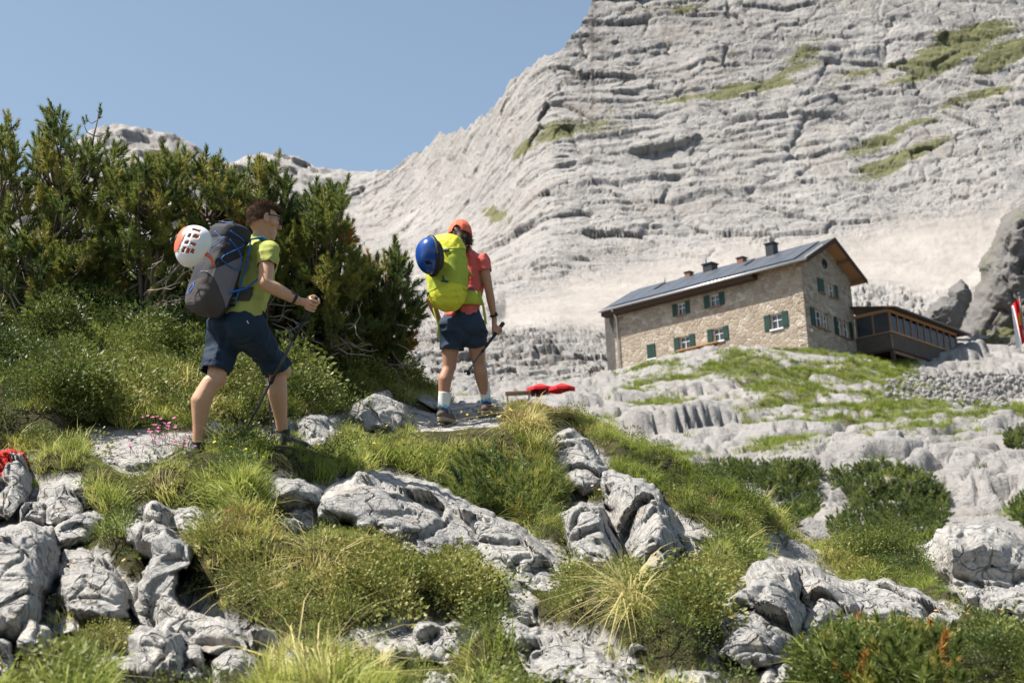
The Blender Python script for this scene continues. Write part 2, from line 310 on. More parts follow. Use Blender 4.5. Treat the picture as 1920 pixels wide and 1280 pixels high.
ROCKDEF = [
 (box_poly(78,904,156,980,2), .14, 'lumpy grey rock just below the painted rock at left edge', 'boulder'),
 (box_poly(40,945,88,995,3), .07, 'small shaded rock tucked below the painted rock', 'boulder'),
 ([(-40,1010),(0,992),(40,985),(85,988),(106,1012),(104,1060),(88,1110),(70,1160),(50,1195),(0,1200),(-40,1200)], .26, 'large pale boulder cut by the left edge of the picture', 'boulder'),
 ([(100,1000),(130,970),(165,965),(195,972),(190,995),(150,1012),(112,1022)], .07, 'flat pale slab behind the large left boulder', 'rock_outcrop'),
 (box_poly(112,1030,172,1082,5), .12, 'rounded brownish rock right of the large left boulder', 'boulder'),
 ([(112,1080),(150,1070),(195,1060),(220,1080),(238,1120),(240,1155),(190,1160),(130,1150),(108,1120)], .17, 'angular grey rock with a sunlit edge below the leafy clump at left', 'boulder'),
 ([(222,992),(260,984),(320,998),(360,1030),(356,1058),(328,1078),(318,1105),(340,1132),(385,1158),(440,1178),(460,1200),(430,1224),(380,1216),(335,1185),(275,1172),(252,1130),(272,1090),(288,1050),(258,1022)], .16, 'long pale curved rock rib running down right of the leafy clump', 'rock_outcrop'),
 (box_poly(28,1166,95,1236,8), .12, 'cracked brownish block below the large left boulder', 'boulder'),
 (box_poly(-30,1198,30,1300,9), .12, 'brownish block in the lower left corner of the picture', 'boulder'),
 (box_poly(36,1238,92,1300,10), .1, 'small block at the bottom edge right of the corner block', 'boulder'),
 ([(248,1200),(262,1185),(320,1176),(340,1190),(344,1230),(335,1265),(290,1278),(255,1262)], .2, 'squarish grey boulder with a flat sunlit top near the bottom left', 'boulder'),
 (box_poly(336,1210,378,1272,12), .11, 'narrow upright stone beside the squarish grey boulder', 'boulder'),
 (box_poly(180,1234,268,1300,13), .14, 'grey stone at the bottom edge left of the squarish boulder', 'boulder'),
 (box_poly(402,1224,480,1292,14), .12, 'broad shaded stone at the bottom edge right of the narrow stone', 'boulder'),
 (box_poly(468,1182,520,1214,15), .06, 'small stone in grass right of the long curved rib', 'boulder'),
 ([(145,829),(190,821),(240,817),(300,819),(335,836),(305,850),(272,882),(245,890),(225,870),(180,852)], .05, 'flat pale path rock beside the rear foot of the hiker', 'rock_outcrop'),
 (box_poly(272,948,318,1006,17), .08, 'small upright stone under the grass edge left of the ledge stone', 'boulder'),
 (box_poly(322,952,384,1002,18), .07, 'small ledge stone under the grass tussock below the hiker', 'boulder'),
 ([(492,930),(520,908),(560,905),(600,925),(606,955),(590,985),(545,992),(505,970)], .11, 'shaded rock at the left end of the long bluish rock band', 'rock_outcrop'),
 ([(657,792),(668,766),(705,742),(726,741),(738,754),(760,765),(765,790),(740,806),(690,803)], .17, 'pale rounded boulder left of the feet of the woman in shorts', 'boulder'),
 ([(760,768),(790,756),(850,768),(930,766),(952,776),(935,792),(860,798),(800,802),(765,800)], .05, 'flat pale path stones under the feet of the woman', 'rock_outcrop'),
 ([(600,940),(640,905),(677,890),(740,897),(804,913),(850,932),(894,954),(962,990),(985,1008),(1035,1044),(1074,1092),(1058,1106),(1003,1096),(958,1060),(915,1042),(870,1026),(835,1020),(800,1035),(760,1022),(700,990),(640,975),(600,970)], .2, 'long bluish grey rock band slanting down the middle of the hillside', 'rock_outcrop'),
 ([(1032,855),(1048,816),(1075,806),(1100,828),(1112,860),(1132,880),(1130,912),(1095,918),(1060,905),(1038,885)], .17, 'rough grey rock column under the grassy crest right of the woman', 'rock_outcrop'),
 ([(1118,880),(1160,893),(1200,898),(1237,930),(1257,970),(1277,1000),(1292,1012),(1272,1042),(1264,1068),(1255,1088),(1215,1078),(1180,1052),(1165,1010),(1150,970),(1138,930)], .24, 'big rounded pale rock rib on the right flank of the hillside', 'rock_outcrop'),
 ([(1048,972),(1090,953),(1122,960),(1147,1000),(1162,1040),(1166,1062),(1130,1078),(1090,1064),(1063,1022)], .2, 'grey rock rib between the long band and the big rounded rib', 'rock_outcrop'),
 ([(926,1143),(960,1156),(1010,1188),(1060,1202),(1110,1228),(1160,1258),(1200,1300),(1100,1300),(1060,1268),(1010,1262),(980,1228),(950,1182)], .1, 'smooth pale slab running to the bottom edge in the middle', 'rock_outcrop'),
 (box_poly(958,1130,1002,1172,28), .07, 'small stone above the smooth pale slab', 'boulder'),
 (box_poly(776,1170,868,1238,29), .13, 'grey shaded boulder in grass near the bottom centre', 'boulder'),
 (box_poly(706,1204,776,1252,30), .1, 'small grey rock left of the boulder near the bottom centre', 'boulder'),
 (box_poly(790,1256,890,1300,31), .05, 'flat pale stone at the bottom edge near the centre', 'rock_outcrop'),
 (box_poly(666,1026,724,1058,32), .04, 'flat stone lying in bright grass below the long rock band', 'boulder'),
 ([(1358,1140),(1375,1112),(1415,1058),(1450,1050),(1482,1064),(1502,1100),(1505,1150),(1493,1200),(1472,1238),(1440,1248),(1395,1242),(1358,1232)], .24, 'steep grey rock face below the mossy hump at right', 'rock_outcrop'),
 ([(1470,1052),(1510,1064),(1560,1088),(1600,1098),(1650,1090),(1720,1108),(1745,1128),(1790,1148),(1832,1172),(1812,1188),(1760,1168),(1720,1174),(1690,1170),(1640,1168),(1600,1164),(1572,1154),(1547,1164),(1532,1194),(1508,1214),(1508,1130),(1495,1085)], .18, 'long pale rock ledge between the steep face and the round boulder', 'rock_outcrop'),
 ([(1733,1078),(1740,1040),(1770,1012),(1792,1004),(1804,1012),(1840,1004),(1880,1014),(1930,1045),(1970,1080),(1970,1165),(1920,1168),(1870,1152),(1822,1128),(1790,1112),(1770,1086),(1745,1090)], .5, 'big round grey boulder at the right edge', 'boulder'),
 (box_poly(1432,1238,1510,1296,36), .04, 'pale crumbled stones at the foot of the steep rock face', 'rock_outcrop'),
 (box_poly(1262,1004,1345,1046,37), .04, 'pale bare stones on the crest right of the big rounded rib', 'rock_outcrop'),
 (box_poly(1262,1256,1352,1300,38), .05, 'flat stone at the bottom edge below the shrub', 'rock_outcrop'),
 (box_poly(96,1155,150,1190,61), .07, 'small pale stone below the angular grey rock', 'boulder'),
 (box_poly(228,1100,262,1140,62), .06, 'small wedge of rock beside the curved rib', 'boulder'),
 (box_poly(520,1225,590,1275,63), .06, 'flat grey stone at the bottom edge right of the broad shaded stone', 'boulder'),
 (box_poly(600,1150,640,1175,64), .04, 'tiny pale stone in the grass below the tussocks', 'boulder'),
 (box_poly(610,1235,670,1262,65), .04, 'low stone at the bottom edge left of the small grey rock', 'boulder'),
 (box_poly(880,1010,930,1045,66), .06, 'stone ledge under the right end of the long rock band', 'rock_outcrop'),
 (box_poly(1180,1215,1240,1250,67), .05, 'pale stone right of the smooth slab at the bottom', 'boulder'),
 (box_poly(1560,1168,1625,1192,68), .04, 'pale stones in front of the long rock ledge', 'rock_outcrop'),
 (box_poly(560,780,640,830,39), .06, 'small broken stones in shade behind the front foot of the hiker', 'rock_outcrop'),
 ]
# raster of the rock outlines, used to keep mounds and plants from hiding the rocks behind them
RMX0, RMY0, RMS = -120, 480, 4; rmx, rmy = np.meshgrid(np.arange(RMX0, 2040, RMS), np.arange(RMY0, 1420, RMS)); RMASK = np.zeros(rmx.shape, bool)
for pl in [PAINTPX] + [d_[0] for d_ in ROCKDEF if 'tiny' not in d_[2]]: RMASK |= poly_dist(np.stack([rmx, rmy], -1), pl) > 3
def in_rock(px, py):
    i = np.clip(((np.asarray(py) - RMY0) / RMS).astype(int), 0, RMASK.shape[0] - 1); j = np.clip(((np.asarray(px) - RMX0) / RMS).astype(int), 0, RMASK.shape[1] - 1); return RMASK[i, j]
# where turf covers the rock (outlines seen in the photograph); elsewhere bare limestone shows
GRASSPX = [[(-120,540),(400,540),(800,620),(810,760),(650,775),(560,790),(480,812),(420,815),(340,815),(150,812),(100,840),(60,850),(-120,850)],
 [(40,872),(110,850),(160,845),(215,880),(250,900),(330,862),(420,842),(560,832),(640,850),(640,880),(600,905),(540,893),(500,905),(490,945),(520,985),(500,1020),(450,1015),(400,975),(280,948),(250,960),(230,985),(170,962),(150,915),(70,905)],
 [(560,838),(660,812),(760,806),(880,800),(960,795),(1020,818),(1036,870),(1045,915),(1070,920),(1050,955),(1010,965),(1060,1020),(1062,1045),(1010,1030),(960,985),(890,950),(800,908),(680,886),(610,915),(560,895)],
 [(140,1012),(185,985),(230,985),(275,1015),(292,1040),(285,1085),(245,1112),(205,1080),(190,1050)],
 [(320,1062),(380,1042),(470,1062),(520,1005),(600,972),(660,962),(740,988),(800,1042),(880,1062),(940,1102),(962,1135),(930,1190),(880,1172),(780,1166),(700,1205),(560,1225),(490,1185),(440,1165),(370,1142),(335,1105)],
 [(490,1310),(520,1225),(600,1215),(700,1255),(780,1250),(880,1225),(990,1262),(1010,1310)],
 [(100,1172),(150,1160),(245,1175),(240,1228),(160,1275),(95,1245)],
 [(1000,1140),(1060,1092),(1180,1085),(1265,1040),(1300,1018),(1345,1030),(1440,1068),(1422,1108),(1372,1128),(1356,1240),(1320,1285),(1220,1275),(1150,1222),(1080,1192),(1010,1172)],
 [(920,740),(1010,752),(1100,795),(1200,838),(1262,882),(1340,920),(1450,990),(1468,1012),(1400,1025),(1300,992),(1240,935),(1180,905),(1115,850),(1060,808),(1030,820),(950,800)],
 [(1500,1050),(1600,1045),(1700,1068),(1755,1090),(1805,1112),(1812,1142),(1750,1130),(1700,1106),(1600,1096)],
 [(1480,1310),(1540,1222),(1620,1185),(1720,1192),(1830,1180),(1990,1168),(1990,1310)], [(1105,898),(1145,920),(1140,965),(1095,955)], [(690,930),(780,925),(800,985),(740,1000)], [(830,960),(920,985),(940,1045),(870,1035)], [(265,1232),(300,1270),(380,1268),(420,1300),(260,1300)]]
def pix(q):
    v = q - CAM; d = v @ _F; return 960 + FPX * (v @ _Rt) / d, 640 - FPX * (v @ _Up) / d
hpx, hpy = pix(np.stack([gx, gy, NZ], -1)); TURF = np.full(NZ.shape, -99.0)
for pl in GRASSPX: TURF = np.maximum(TURF, poly_dist(np.stack([hpx, hpy], -1), pl))
TURF = (TURF + 14 * fbm(p3 * 3.2, 3, 31)) / 12; TURF = np.where((gy > 13.4) | (hpy > 1330), 1.0, TURF)
tm = sstep(-.4, 1.0, TURF); rk = 1 - tm
hq = np.stack([gx, gy, NZ], -1); c1, e1 = cells(hq * 2.2 + .3 * fbm(hq * 2, 2, 3)[..., None], 301, 1.4, .5); c2, e2 = cells(hq * 6, 307, 1.3, .5)
far1 = 1 - .93 * (1 - flat)
rise = sstep(-.2, 1.6, TURF) * (np.maximum(HUMP, -.05) * np.where((hpx < 800) & (hpy < 800), .55, 1.0) + .02) + tm * 0.08 * flat; fr_ = np.zeros_like(rise)
for f_ in (.25, .5, .75, 1.0):
    bx_, by_ = pix(np.stack([gx, gy, NZB + f_ * rise + .03], -1)); ok_ = ~in_rock(bx_, by_) | (rise < 0); fr_ = np.where(ok_, f_, fr_) if f_ == .25 else np.where(ok_ & (fr_ >= f_ - .26), f_, fr_)
for _ in range(3):
    fp_ = np.pad(fr_, 1, mode='edge'); fr_ = np.minimum(fr_, .25 * (fp_[2:, 1:-1] + fp_[:-2, 1:-1] + fp_[1:-1, 2:] + fp_[1:-1, :-2]))
NZ = NZB + rise * fr_ + rk * flat * (0.05 * c1 + 0.028 * c2 - .05 * np.exp(-(e1 / .07) ** 2)) - rk * .03 * flat
def zn(x, y): return bil(NZ, NX0, NY0, NST, x, y)
t = NT('turf_soil_and_rock'); co = t.coord(kind='Object')
c = t.mix(t.noise(co, 3, 5, .7), (0.035, 0.035, 0.016), (0.075, 0.072, 0.03)); c = t.mix(t.ramp1(t.noise(co, 18, 5, .7), .5, .65), c, (0.055, 0.042, 0.026))
rc, rn = rock_nodes(t, co); mf = t.ramp1(t.math('ADD', t.attr('turf'), t.math('MULTIPLY', t.math('SUBTRACT', t.noise(co, 14, 4), .5), .5)), .35, .6)
M['soil'] = t.done(t.mix(mf, rc, c), 0.95, rn, 0.1)
o = mesh_np('hillside', np.stack([gx, gy, NZ], -1).reshape(-1, 3), grid_faces(NNY, NNX), M['soil'], attrs={'turf': tm}); tag(o, kind='structure')

# ------------------------------------------------------------------ limestone outcrops and boulders on the hillside
ROCKPX = []; ROCKS = []   # world xy outlines, to keep plants off them
def smooth1(a, n):
    k = np.ones(n) / n; return np.convolve(np.pad(a, n, mode='edge'), k, 'same')[n:-n]
def rock_patch(poly, H, label, group=None, name='rock_outcrop', res=2.1, seed=0, sc=1.0, depthf=None, mat=None, amp=1.0, keep=True, steep=0.55):
    """a rock that rises out of the ground inside the outline; it meets the ground all round its edge"""
    poly = np.array(poly, float)
    x0, y0 = poly.min(0) - 20; x1, y1 = poly.max(0) + 20
    if (x1 - x0) * (y1 - y0) / res ** 2 > 15000: res = math.sqrt((x1 - x0) * (y1 - y0) / 15000)
    gx_, gy_ = np.meshgrid(np.arange(x0, x1 + res, res), np.arange(y0, y1 + res, res))
    D0 = cast(gx_, gy_, NZB, dep=True) if depthf is None else depthf(gx_, gy_)
    crest_ = 'round' in label and name == 'boulder' and depthf is None
    if crest_:      # a boulder standing on the crest: nothing behind it to lean on
        ii = poly_dist(np.stack([gx_, gy_], -1), poly) > 0; A = np.stack([gx_[ii], gy_[ii], np.ones(ii.sum())], -1); dm = D0[ii]; wt_ = np.ones(len(dm))
        for _ in range(4): co_ = np.linalg.lstsq(A * wt_[:, None], dm * wt_, rcond=None)[0]; wt_ = 1 / (1 + (np.abs(A @ co_ - dm) / .15) ** 2)
        D0 = np.minimum(D0, gx_ * co_[0] + gy_ * co_[1] + co_[2] + .35)
    mpp = D0.mean() / FPX
    wob = fbm(np.stack([gx_ / 26, gy_ / 26, 0 * gx_ + seed], -1), 4, seed + 3) * 11
    dist = (poly_dist(np.stack([gx_, gy_], -1), poly) + wob + (7 if depthf is None else 0)) * mpp           # metres inside the outline
    dmax = dist.max(); Rr = max(0.05 * sc, 0.38 * dmax); t_ = np.clip(dist / Rr, 0, 1)
    dome = np.sqrt(np.clip(1 - (1 - t_) ** 2, 0, 1))
    ins = dist > 0; rows = np.arange(gx_.shape[0])
    bot = np.where(ins.any(0), gx_.shape[0] - 1 - np.argmax(ins[::-1], 0), -1).astype(float)
    ok = bot >= 0; bot = np.interp(np.arange(len(bot)), np.where(ok)[0], bot[ok]); bot = smooth1(bot, max(3, len(bot) // 6))
    db = D0[np.clip(bot.astype(int), 0, len(rows) - 1), np.arange(len(bot))]; db = smooth1(db, max(3, len(db) // 5))[None]
    bulge = dome * (np.clip(D0 - db, 0, 3 * sc) * steep + H * 1.6)
    q0 = PA(gx_, gy_, D0 - bulge); k = 1.0 / sc; q = q0
    qq = q + 0.12 * sc * np.stack([fbm(q * 2.5 * k, 2, seed + 40), fbm(q * 2.5 * k, 2, seed + 50), fbm(q * 2.5 * k, 2, seed + 60)], -1)
    c1, e1 = cells(qq * 1.5 * k, seed + 1, 1.7, .35); c2, e2 = cells(qq * np.array([5, 5, 6.5]) * k, seed + 7, 1.6, .3); c3, e3 = cells(qq * 14 * k, seed + 13, 1.2, .4)
    rough = (0.12 * c1 + 0.034 * c2 + 0.010 * c3) * sc
    rough += 0.03 * sc * fbm(q * 3 * k, 4, seed + 5)
    crack = -0.08 * sc * np.exp(-(e1 / 0.04) ** 2) - 0.022 * sc * np.exp(-(e2 / 0.06) ** 2)
    view = q0 - CAM; view /= np.linalg.norm(view, axis=-1, keepdims=True)
    dirn = -view * 0.9 + np.array([-0.15, 0, 0.3])
    edge = np.clip(t_ * 1.6, 0, 1)
    V = q0 + dirn * (amp * (rough + crack) * edge)[..., None]
    V = V + (edge * amp * 0.03 * sc)[..., None] * np.stack([fbm(q * 7 * k, 3, seed + 70), 0 * edge, fbm(q * 7 * k, 3, seed + 80)], -1)
    V = V + view * (np.clip(-dist, 0, 1 * sc) * 4.0 + 0.05 * sc * (t_ <= 0))[..., None]
    for _ in range(1):
        Vp = np.pad(V, ((1, 1), (1, 1), (0, 0)), mode='edge'); V = .5 * V + .125 * (Vp[2:, 1:-1] + Vp[:-2, 1:-1] + Vp[1:-1, 2:] + Vp[1:-1, :-2])
    mask = dist > -0.06 * sc
    F = grid_faces(*gx_.shape, mask)
    used = np.unique(F); rem = np.full(V.size // 3, -1); rem[used] = np.arange(len(used)); Vf = V.reshape(-1, 3)[used]; F = rem[F][:, ::-1]
    if keep:
        pw = cast(poly[:, 0], poly[:, 1]); ROCKS.append(pw[:, :2]); ROCKPX.append(poly)
    org = Vf.mean(0); org[2] = Vf[:, 2].min()
    o = mesh_np(name, Vf - org, F, mat or M['rock']); o.location = org
    tag(o, label, 'rock' if name != 'boulder' else 'boulder', group); return o
G1 = 'limestone rocks on the grassy hillside'
paint_rock = rock_patch(PAINTPX, 0.16, 'grey rock with a red and white painted trail mark at left edge', G1, 'boulder', seed=1)
for i, (pl, H, lb, nm) in enumerate(ROCKDEF):
    rock_patch(pl, H if 'path' not in lb else .015, lb, G1, nm, seed=100 + 20 * i, steep=.55 if 'path' not in lb else .12, amp=1.0 if 'path' not in lb else .45)

# ------------------------------------------------------------------ middle ground: karst slabs and the knoll below the hut
MP = [(-900,700,20),(-300,640,20),(300,700,20),(760,800,20),(1000,900,20),(1300,1060,20),(1600,1130,20),(1900,1150,20),(2300,1150,20),
 (-600,680,28),(300,720,28),(760,790,28),(1000,900,28),(1300,1050,27),(1500,1040,27),(1700,1045,27),(1900,1050,27),(2200,1050,27),
 (1200,960,36),(1300,975,36),(1500,975,36),(1700,985,36),(1900,960,36),(2150,950,36),
 (1000,860,46),(1200,885,45),(1300,890,45),(1500,862,45),(1700,860,45),(1900,850,45),(2150,840,45),
 (1000,835,50),(1200,862,50),(1300,852,50),(1450,828,50),(1560,822,50),(1700,832,50),(1850,818,50),(1930,822,50),(2150,810,50),
 (1000,830,57),(1300,862,57),(1600,838,57),(1900,832,57),(2150,830,57),
 (1000,790,66),(1100,795,66),(1250,800,66),(1400,802,66),(1600,798,66),(1900,788,66),(2150,780,66),
 (900,770,78),(1050,745,78),(1200,742,78),(1400,732,78),(1600,735,78),(1750,752,78),(1900,758,78),(2150,750,78),
 (760,760,88),(900,750,88),(1050,720,88),(1180,700,88),(1300,678,88),(1400,662,88),(1540,664,88),(1650,690,87),(1720,722,86),(1900,742,86),(2150,740,86),
 (1158,697,102),(1300,668,98),(1460,658,94),(1516,661,93.6),(1609,672,99),(1700,700,98),(1800,692,100),(1900,690,100),
 (900,745,112),(1050,720,112),(1300,690,112),(1600,640,118),(1900,640,118),(2200,640,118),(700,740,120),(-300,720,60),(300,740,60),(-900,700,110),(300,760,110)]
_mp = np.array([P(*a) for a in MP]); mid_tps = TPS(_mp[:, :2], _mp[:, 2], 0.05)
rr = np.exp(np.linspace(math.log(15.0), math.log(135), 390)); aa = np.linspace(-0.16, 0.40, 480)
A_, RR = np.meshgrid(aa, rr); mx, my = RR * A_, RR
MZ0 = mid_tps(np.stack([mx, my], -1))
mpx, mpy = pix(np.stack([mx, my, MZ0], -1))
q = np.stack([mx, my, MZ0], -1)
def rotq(q, a, s):   # stretch blocks along a strike direction
    c, s_ = math.cos(a), math.sin(a); x = q[..., 0] * c + q[..., 1] * s_; y = -q[..., 0] * s_ + q[..., 1] * c
    return np.stack([x * s[0], y * s[1], q[..., 2] * s[2]], -1)
warp = np.stack([fbm(q * .2, 3, 21), fbm(q * .2, 3, 22), fbm(q * .2, 3, 23)], -1)
green = np.zeros_like(MZ0)
def blob(cx, cy, rx, ry, v, ang=0.0):
    global green
    dx, dy = mpx - cx, mpy - cy; c, s = math.cos(ang), math.sin(ang); u, w_ = (dx * c + dy * s) / rx, (-dx * s + dy * c) / ry
    green = np.maximum(green, v * np.exp(-(u * u + w_ * w_) ** 1.5))
# turf on the knoll, grass strips between the slabs
for b in ((1500,715,190,70,.60),(1400,690,130,36,.62),(1200,745,120,26,.42),(1560,690,120,30,.72),(1640,735,140,40,.66),(1620,760,200,22,.8,.0),(1650,700,90,40,.72),(1300,720,90,18,.5,.3),(1250,690,60,14,.5),(1880,760,80,16,.8),(1450,830,120,12,.55),
          (1700,790,260,18,.62),(1590,1030,90,14,.5),(1720,1020,100,16,.62),(1880,980,60,25,.55),(1150,800,60,12,.6,.2),(1250,855,70,16,.5),(1490,840,80,8,.5),(1600,870,60,8,.55),(1660,900,40,8,.55),(1330,905,80,14,.5),(1480,960,60,20,.5),(1850,880,60,12,.35),(1120,690,40,8,.4)): blob(*b)
green = np.clip(green * (1 + 1.1 * fbm(q * .55, 4, 66)) + .15 * fbm(q * 1.6, 3, 67) - .03, 0, 1) * (green > .02) + np.clip(.9 * fbm(q * .3, 4, 68) - .02, 0, .5) * sstep(24, 34, RR)
green = np.clip(green, 0, 1)
mesh_green_mid = green.copy()
amp = sstep(15, 40, RR) * (0.35 + 0.65 * (1 - np.clip(green * 1.3, 0, 1)))
c1, e1 = cells(rotq(q + warp * 1.6, .5, (.10, .24, .3)), 31, 1.6, .55); c2, e2 = cells(rotq(q + warp * .8, .6, (.42, .8, 1.0)), 41, 1.5, .45); c3, e3 = cells(rotq(q + warp * .3, .4, (1.2, 2.0, 2.2)), 51, 1.2, .5)
dz = amp * (0.42 * c1 + 0.16 * c2 + 0.06 * c3 - 0.75 * np.exp(-(e1 / .05) ** 2) - 0.24 * np.exp(-(e2 / .06) ** 2)) + 0.45 * amp * fbm(q * .22, 4, 61)
dz *= 1 - 0.8 * np.exp(-(((mpx - 1500) / 130) ** 2 + ((mpy - 662) / 14) ** 2))
dz += np.clip(green, 0, 1) * (0.25 * np.maximum(0, fbm(q * 1.2, 3, 63)) + 0.15 * np.maximum(0, vnoise(q * .7, 8)))
MZ = MZ0 + dz
M['karst'] = far_rock_mat('karst_rock', 4.0, .93)
o = mesh_np('karst_slope', np.stack([mx + amp * .25 * fbm(q * .9, 3, 65), my, MZ], -1).reshape(-1, 3), grid_faces(*MZ.shape), M['karst'], attrs={'green': green, 'scree': 0 * green}); tag(o, kind='structure')
def zm(x, y):
    """height of the middle ground"""
    fr = (np.log(y) - math.log(15.0)) / (math.log(135) - math.log(15.0)) * 389; fa = (x / y + .16) / .56 * 479
    i = np.clip(np.round(fr).astype(int), 0, 389); j = np.clip(np.round(fa).astype(int), 0, 479); return MZ[i, j]
def mid_at(px, py, lo=18.0, hi=128.0):
    for d in np.arange(lo, hi, 0.15):
        s = P(px, py, d)
        if s[2] < zm(np.array([s[0]]), np.array([s[1]]))[0]: return s, d
    return P(px, py, hi), hi

# ------------------------------------------------------------------ the mountain wall behind the hut
CX = [350,600,640,680,735,760,790,815,826,850,872,900,925,940,955,985,1005,1030,1050,1085,1098,1108,1118,1200,1500,2300]
CY = [560,395,372,346,318,300,285,268,250,246,243,222,205,184,158,124,111,104,90,52,25,4,-30,-150,-300,-420]
ncol, nrow, nb = 760, 420, 12
cpx = np.concatenate([np.linspace(350, 560, 30, endpoint=False), np.linspace(560, 1990, ncol - 60, endpoint=False), np.linspace(1990, 2300, 30)])
crest = np.interp(cpx, CX, CY) + 5 * fbm(np.stack([cpx / 30, 0 * cpx, 0 * cpx], -1), 4, 3) + 3 * vnoise(np.stack([cpx / 7, 0 * cpx, 0 * cpx], -1), 4)
tt = np.linspace(0, 1, nrow)[:, None]
ppy = 800 + (crest[None] - 800) * tt; ppx = np.repeat(cpx[None], nrow, 0)
dep = np.interp(ppy, [-500,-400,0,150,300,430,520,600,660,740,800], [350,335,278,258,238,214,187,152,126,105,93])
dep = dep * (1 + 0.75 * sstep(1050, 640, ppx) * sstep(640, 380, ppy))
base = PA(ppx, ppy, dep)
# hidden back side
bk = [base]
for k in range(1, nb + 1):
    b = base[-1] + np.array([0, 6.0 * k, -2.2 * k * (0.3 + k / nb)]); bk.append(b[None])
base = np.concatenate(bk, 0); nr = nrow + nb
px_ = np.concatenate([ppx] + [ppx[-1:]] * nb, 0); py_ = np.concatenate([ppy] + [ppy[-1:]] * nb, 0)
xx = base[..., 0]
tl = 0.16 * np.clip(xx + 5, 0, None) ** 2 / (np.clip(xx + 5, 0, None) + 40) * 1.6
warp = np.stack([fbm(base * .03, 3, 71), fbm(base * .03, 3, 72), fbm(base * .03, 3, 73)], -1)
s = base[..., 2] - tl + 2.4 * warp[..., 2] + 0.9 * fbm(base * .11, 3, 74)
def strata(s, lam, seed, along):
    k = np.floor(s / lam); fr = s / lam - k; a = _h(k.astype(np.int64), (k * 0).astype(np.int64), (k * 0).astype(np.int64), seed)
    brk = sstep(-.25, .35, vnoise(np.stack([base[..., 0] * along, base[..., 1] * along * .5, k * 3.7], -1), seed + 1))
    return (0.3 + 0.7 * a) * brk * (np.clip(fr / 0.12, 0, 1) * (1 - 0.75 * fr) - .3)
py2 = py_ + 10 * fbm(base * .05, 3, 80)
# loose scree aprons and boulder fields
scl = np.interp(px_, [350, 900, 950, 1100, 1250, 1480, 1600, 1750, 1850, 2300], [700, 640, 560, 515, 478, 442, 430, 405, 380, 330])
rockyb = np.interp(px_, [350, 760, 950, 1050, 1150, 1560, 1620, 1750, 1850, 2300], [560, 590, 610, 605, 620, 560, 535, 560, 520, 500])
py2 = py2 + 16 * fbm(base * .12, 3, 83)
scree = sstep(-26, 34, py2 - scl) * sstep(14, -18, py2 - rockyb) * sstep(860, 960, px_)
rub = sstep(-8, 12, py2 - rockyb)                                   # blocks at the foot of the wall
wall = np.clip(1 - scree - rub, 0, 1) * sstep(0, 60, 0 * py_ + 60)
lf = 0.6 + 0.4 * sstep(1750, 1150, px_) + 0.25 * sstep(1250, 900, px_)
D = wall * lf * (1.0 * strata(s, 7.0, 5, .035) + 0.95 * strata(s + 1.3, 3.0, 9, .07) + 0.5 * strata(s + .4, 1.4, 15, .13))
ws = base + warp * 4
c1, e1 = cells(rotq(ws, .2, (.07, .07, .15)), 81, 1.5, .5); c2, e2 = cells(rotq(ws, .3, (.3, .3, .5)), 91, 1.4, .6)
D += wall * (0.6 * c1 + 0.26 * c2 - 0.35 * np.exp(-(e1 / .05) ** 2) - 0.15 * np.exp(-(e2 / .07) ** 2)) + wall * (2.0 * fbm(base * .05, 5, 97) + 0.4 * ridged(base * np.array([.16, .16, .04]), 3, 98))
c4, e4 = cells(ws * .55, 101, 1.0); c5, e5 = cells(ws * 1.25, 105, 1.0)
D += rub * (0.5 * c4 + 0.28 * c5 - 0.3 * np.exp(-(e4 / .1) ** 2) + 1.0 * fbm(base * .12, 4, 107)) * sstep(90, 130, dep.mean() * 0 + np.concatenate([dep] + [dep[-1:]] * nb, 0))
D += scree * (0.9 * fbm(base * np.array([.10, .10, .03]), 4, 109) + 0.22 * fbm(base * .8, 3, 110) + .5 * np.maximum(0, vnoise(base * .5, 111) - .55))
out = np.array([-0.12, -0.85, 0.30])
V = base + out * D[..., None]
# grass on the ledges: streaks along the beds
gs = fbm(np.stack([base[..., 0] * .035, base[..., 1] * .02, s * .24], -1), 4, 113)
gf = np.zeros_like(D)
for (cx, cy, rx, ry, ang, v) in ((1300,60,190,45,.1,.30),(1190,95,90,16,-.1,.42),(1230,170,110,30,-.05,.34),(1420,150,150,40,-.2,.33),(1400,160,120,14,-.05,.45),(1180,235,150,50,.0,.27),(1560,60,130,50,-.3,.34),(1760,110,150,30,-.5,.40),
        (1690,250,150,22,-.42,.60),(1720,285,120,16,-.4,.6),(1800,210,110,18,-.5,.5),(1880,110,60,20,-.5,.5),(1650,310,45,8,-.2,.75),(1380,375,60,18,-.3,.5),(1270,468,45,8,-.05,.7),(1180,470,30,8,0,.5),(930,405,30,18,0,.45),(950,280,60,20,0,.25),(1050,240,80,40,0,.22),(1340,385,60,20,-.3,.4),
        (1850,660,80,40,-.5,.55),(1820,600,40,30,-.6,.5),(1680,545,30,8,0,.6),(1500,110,80,30,-.3,.3),(1350,250,120,30,0,.25),(1600,150,100,25,-.4,.3),(930,740,80,25,0,.35),(860,690,60,20,0,.2)):
    c_, s_ = math.cos(ang), math.sin(ang); dx, dy = px_ - cx, py_ - cy; u, v_ = (dx * c_ + dy * s_) / rx, (-dx * s_ + dy * c_) / ry
    gf = np.maximum(gf, v * np.exp(-(u * u + v_ * v_)))
green = np.clip(.78 * gf + 1.0 * gs * np.clip(.25 + gf * 2, 0, 1) + 0.225 * wall, 0, 1)
M['mountain'] = far_rock_mat('mountain_rock', 1.0)
o = mesh_np('mountain', V.reshape(-1, 3), grid_faces(nr, ncol), M['mountain'], attrs={'green': green, 'scree': scree}); tag(o, kind='structure')

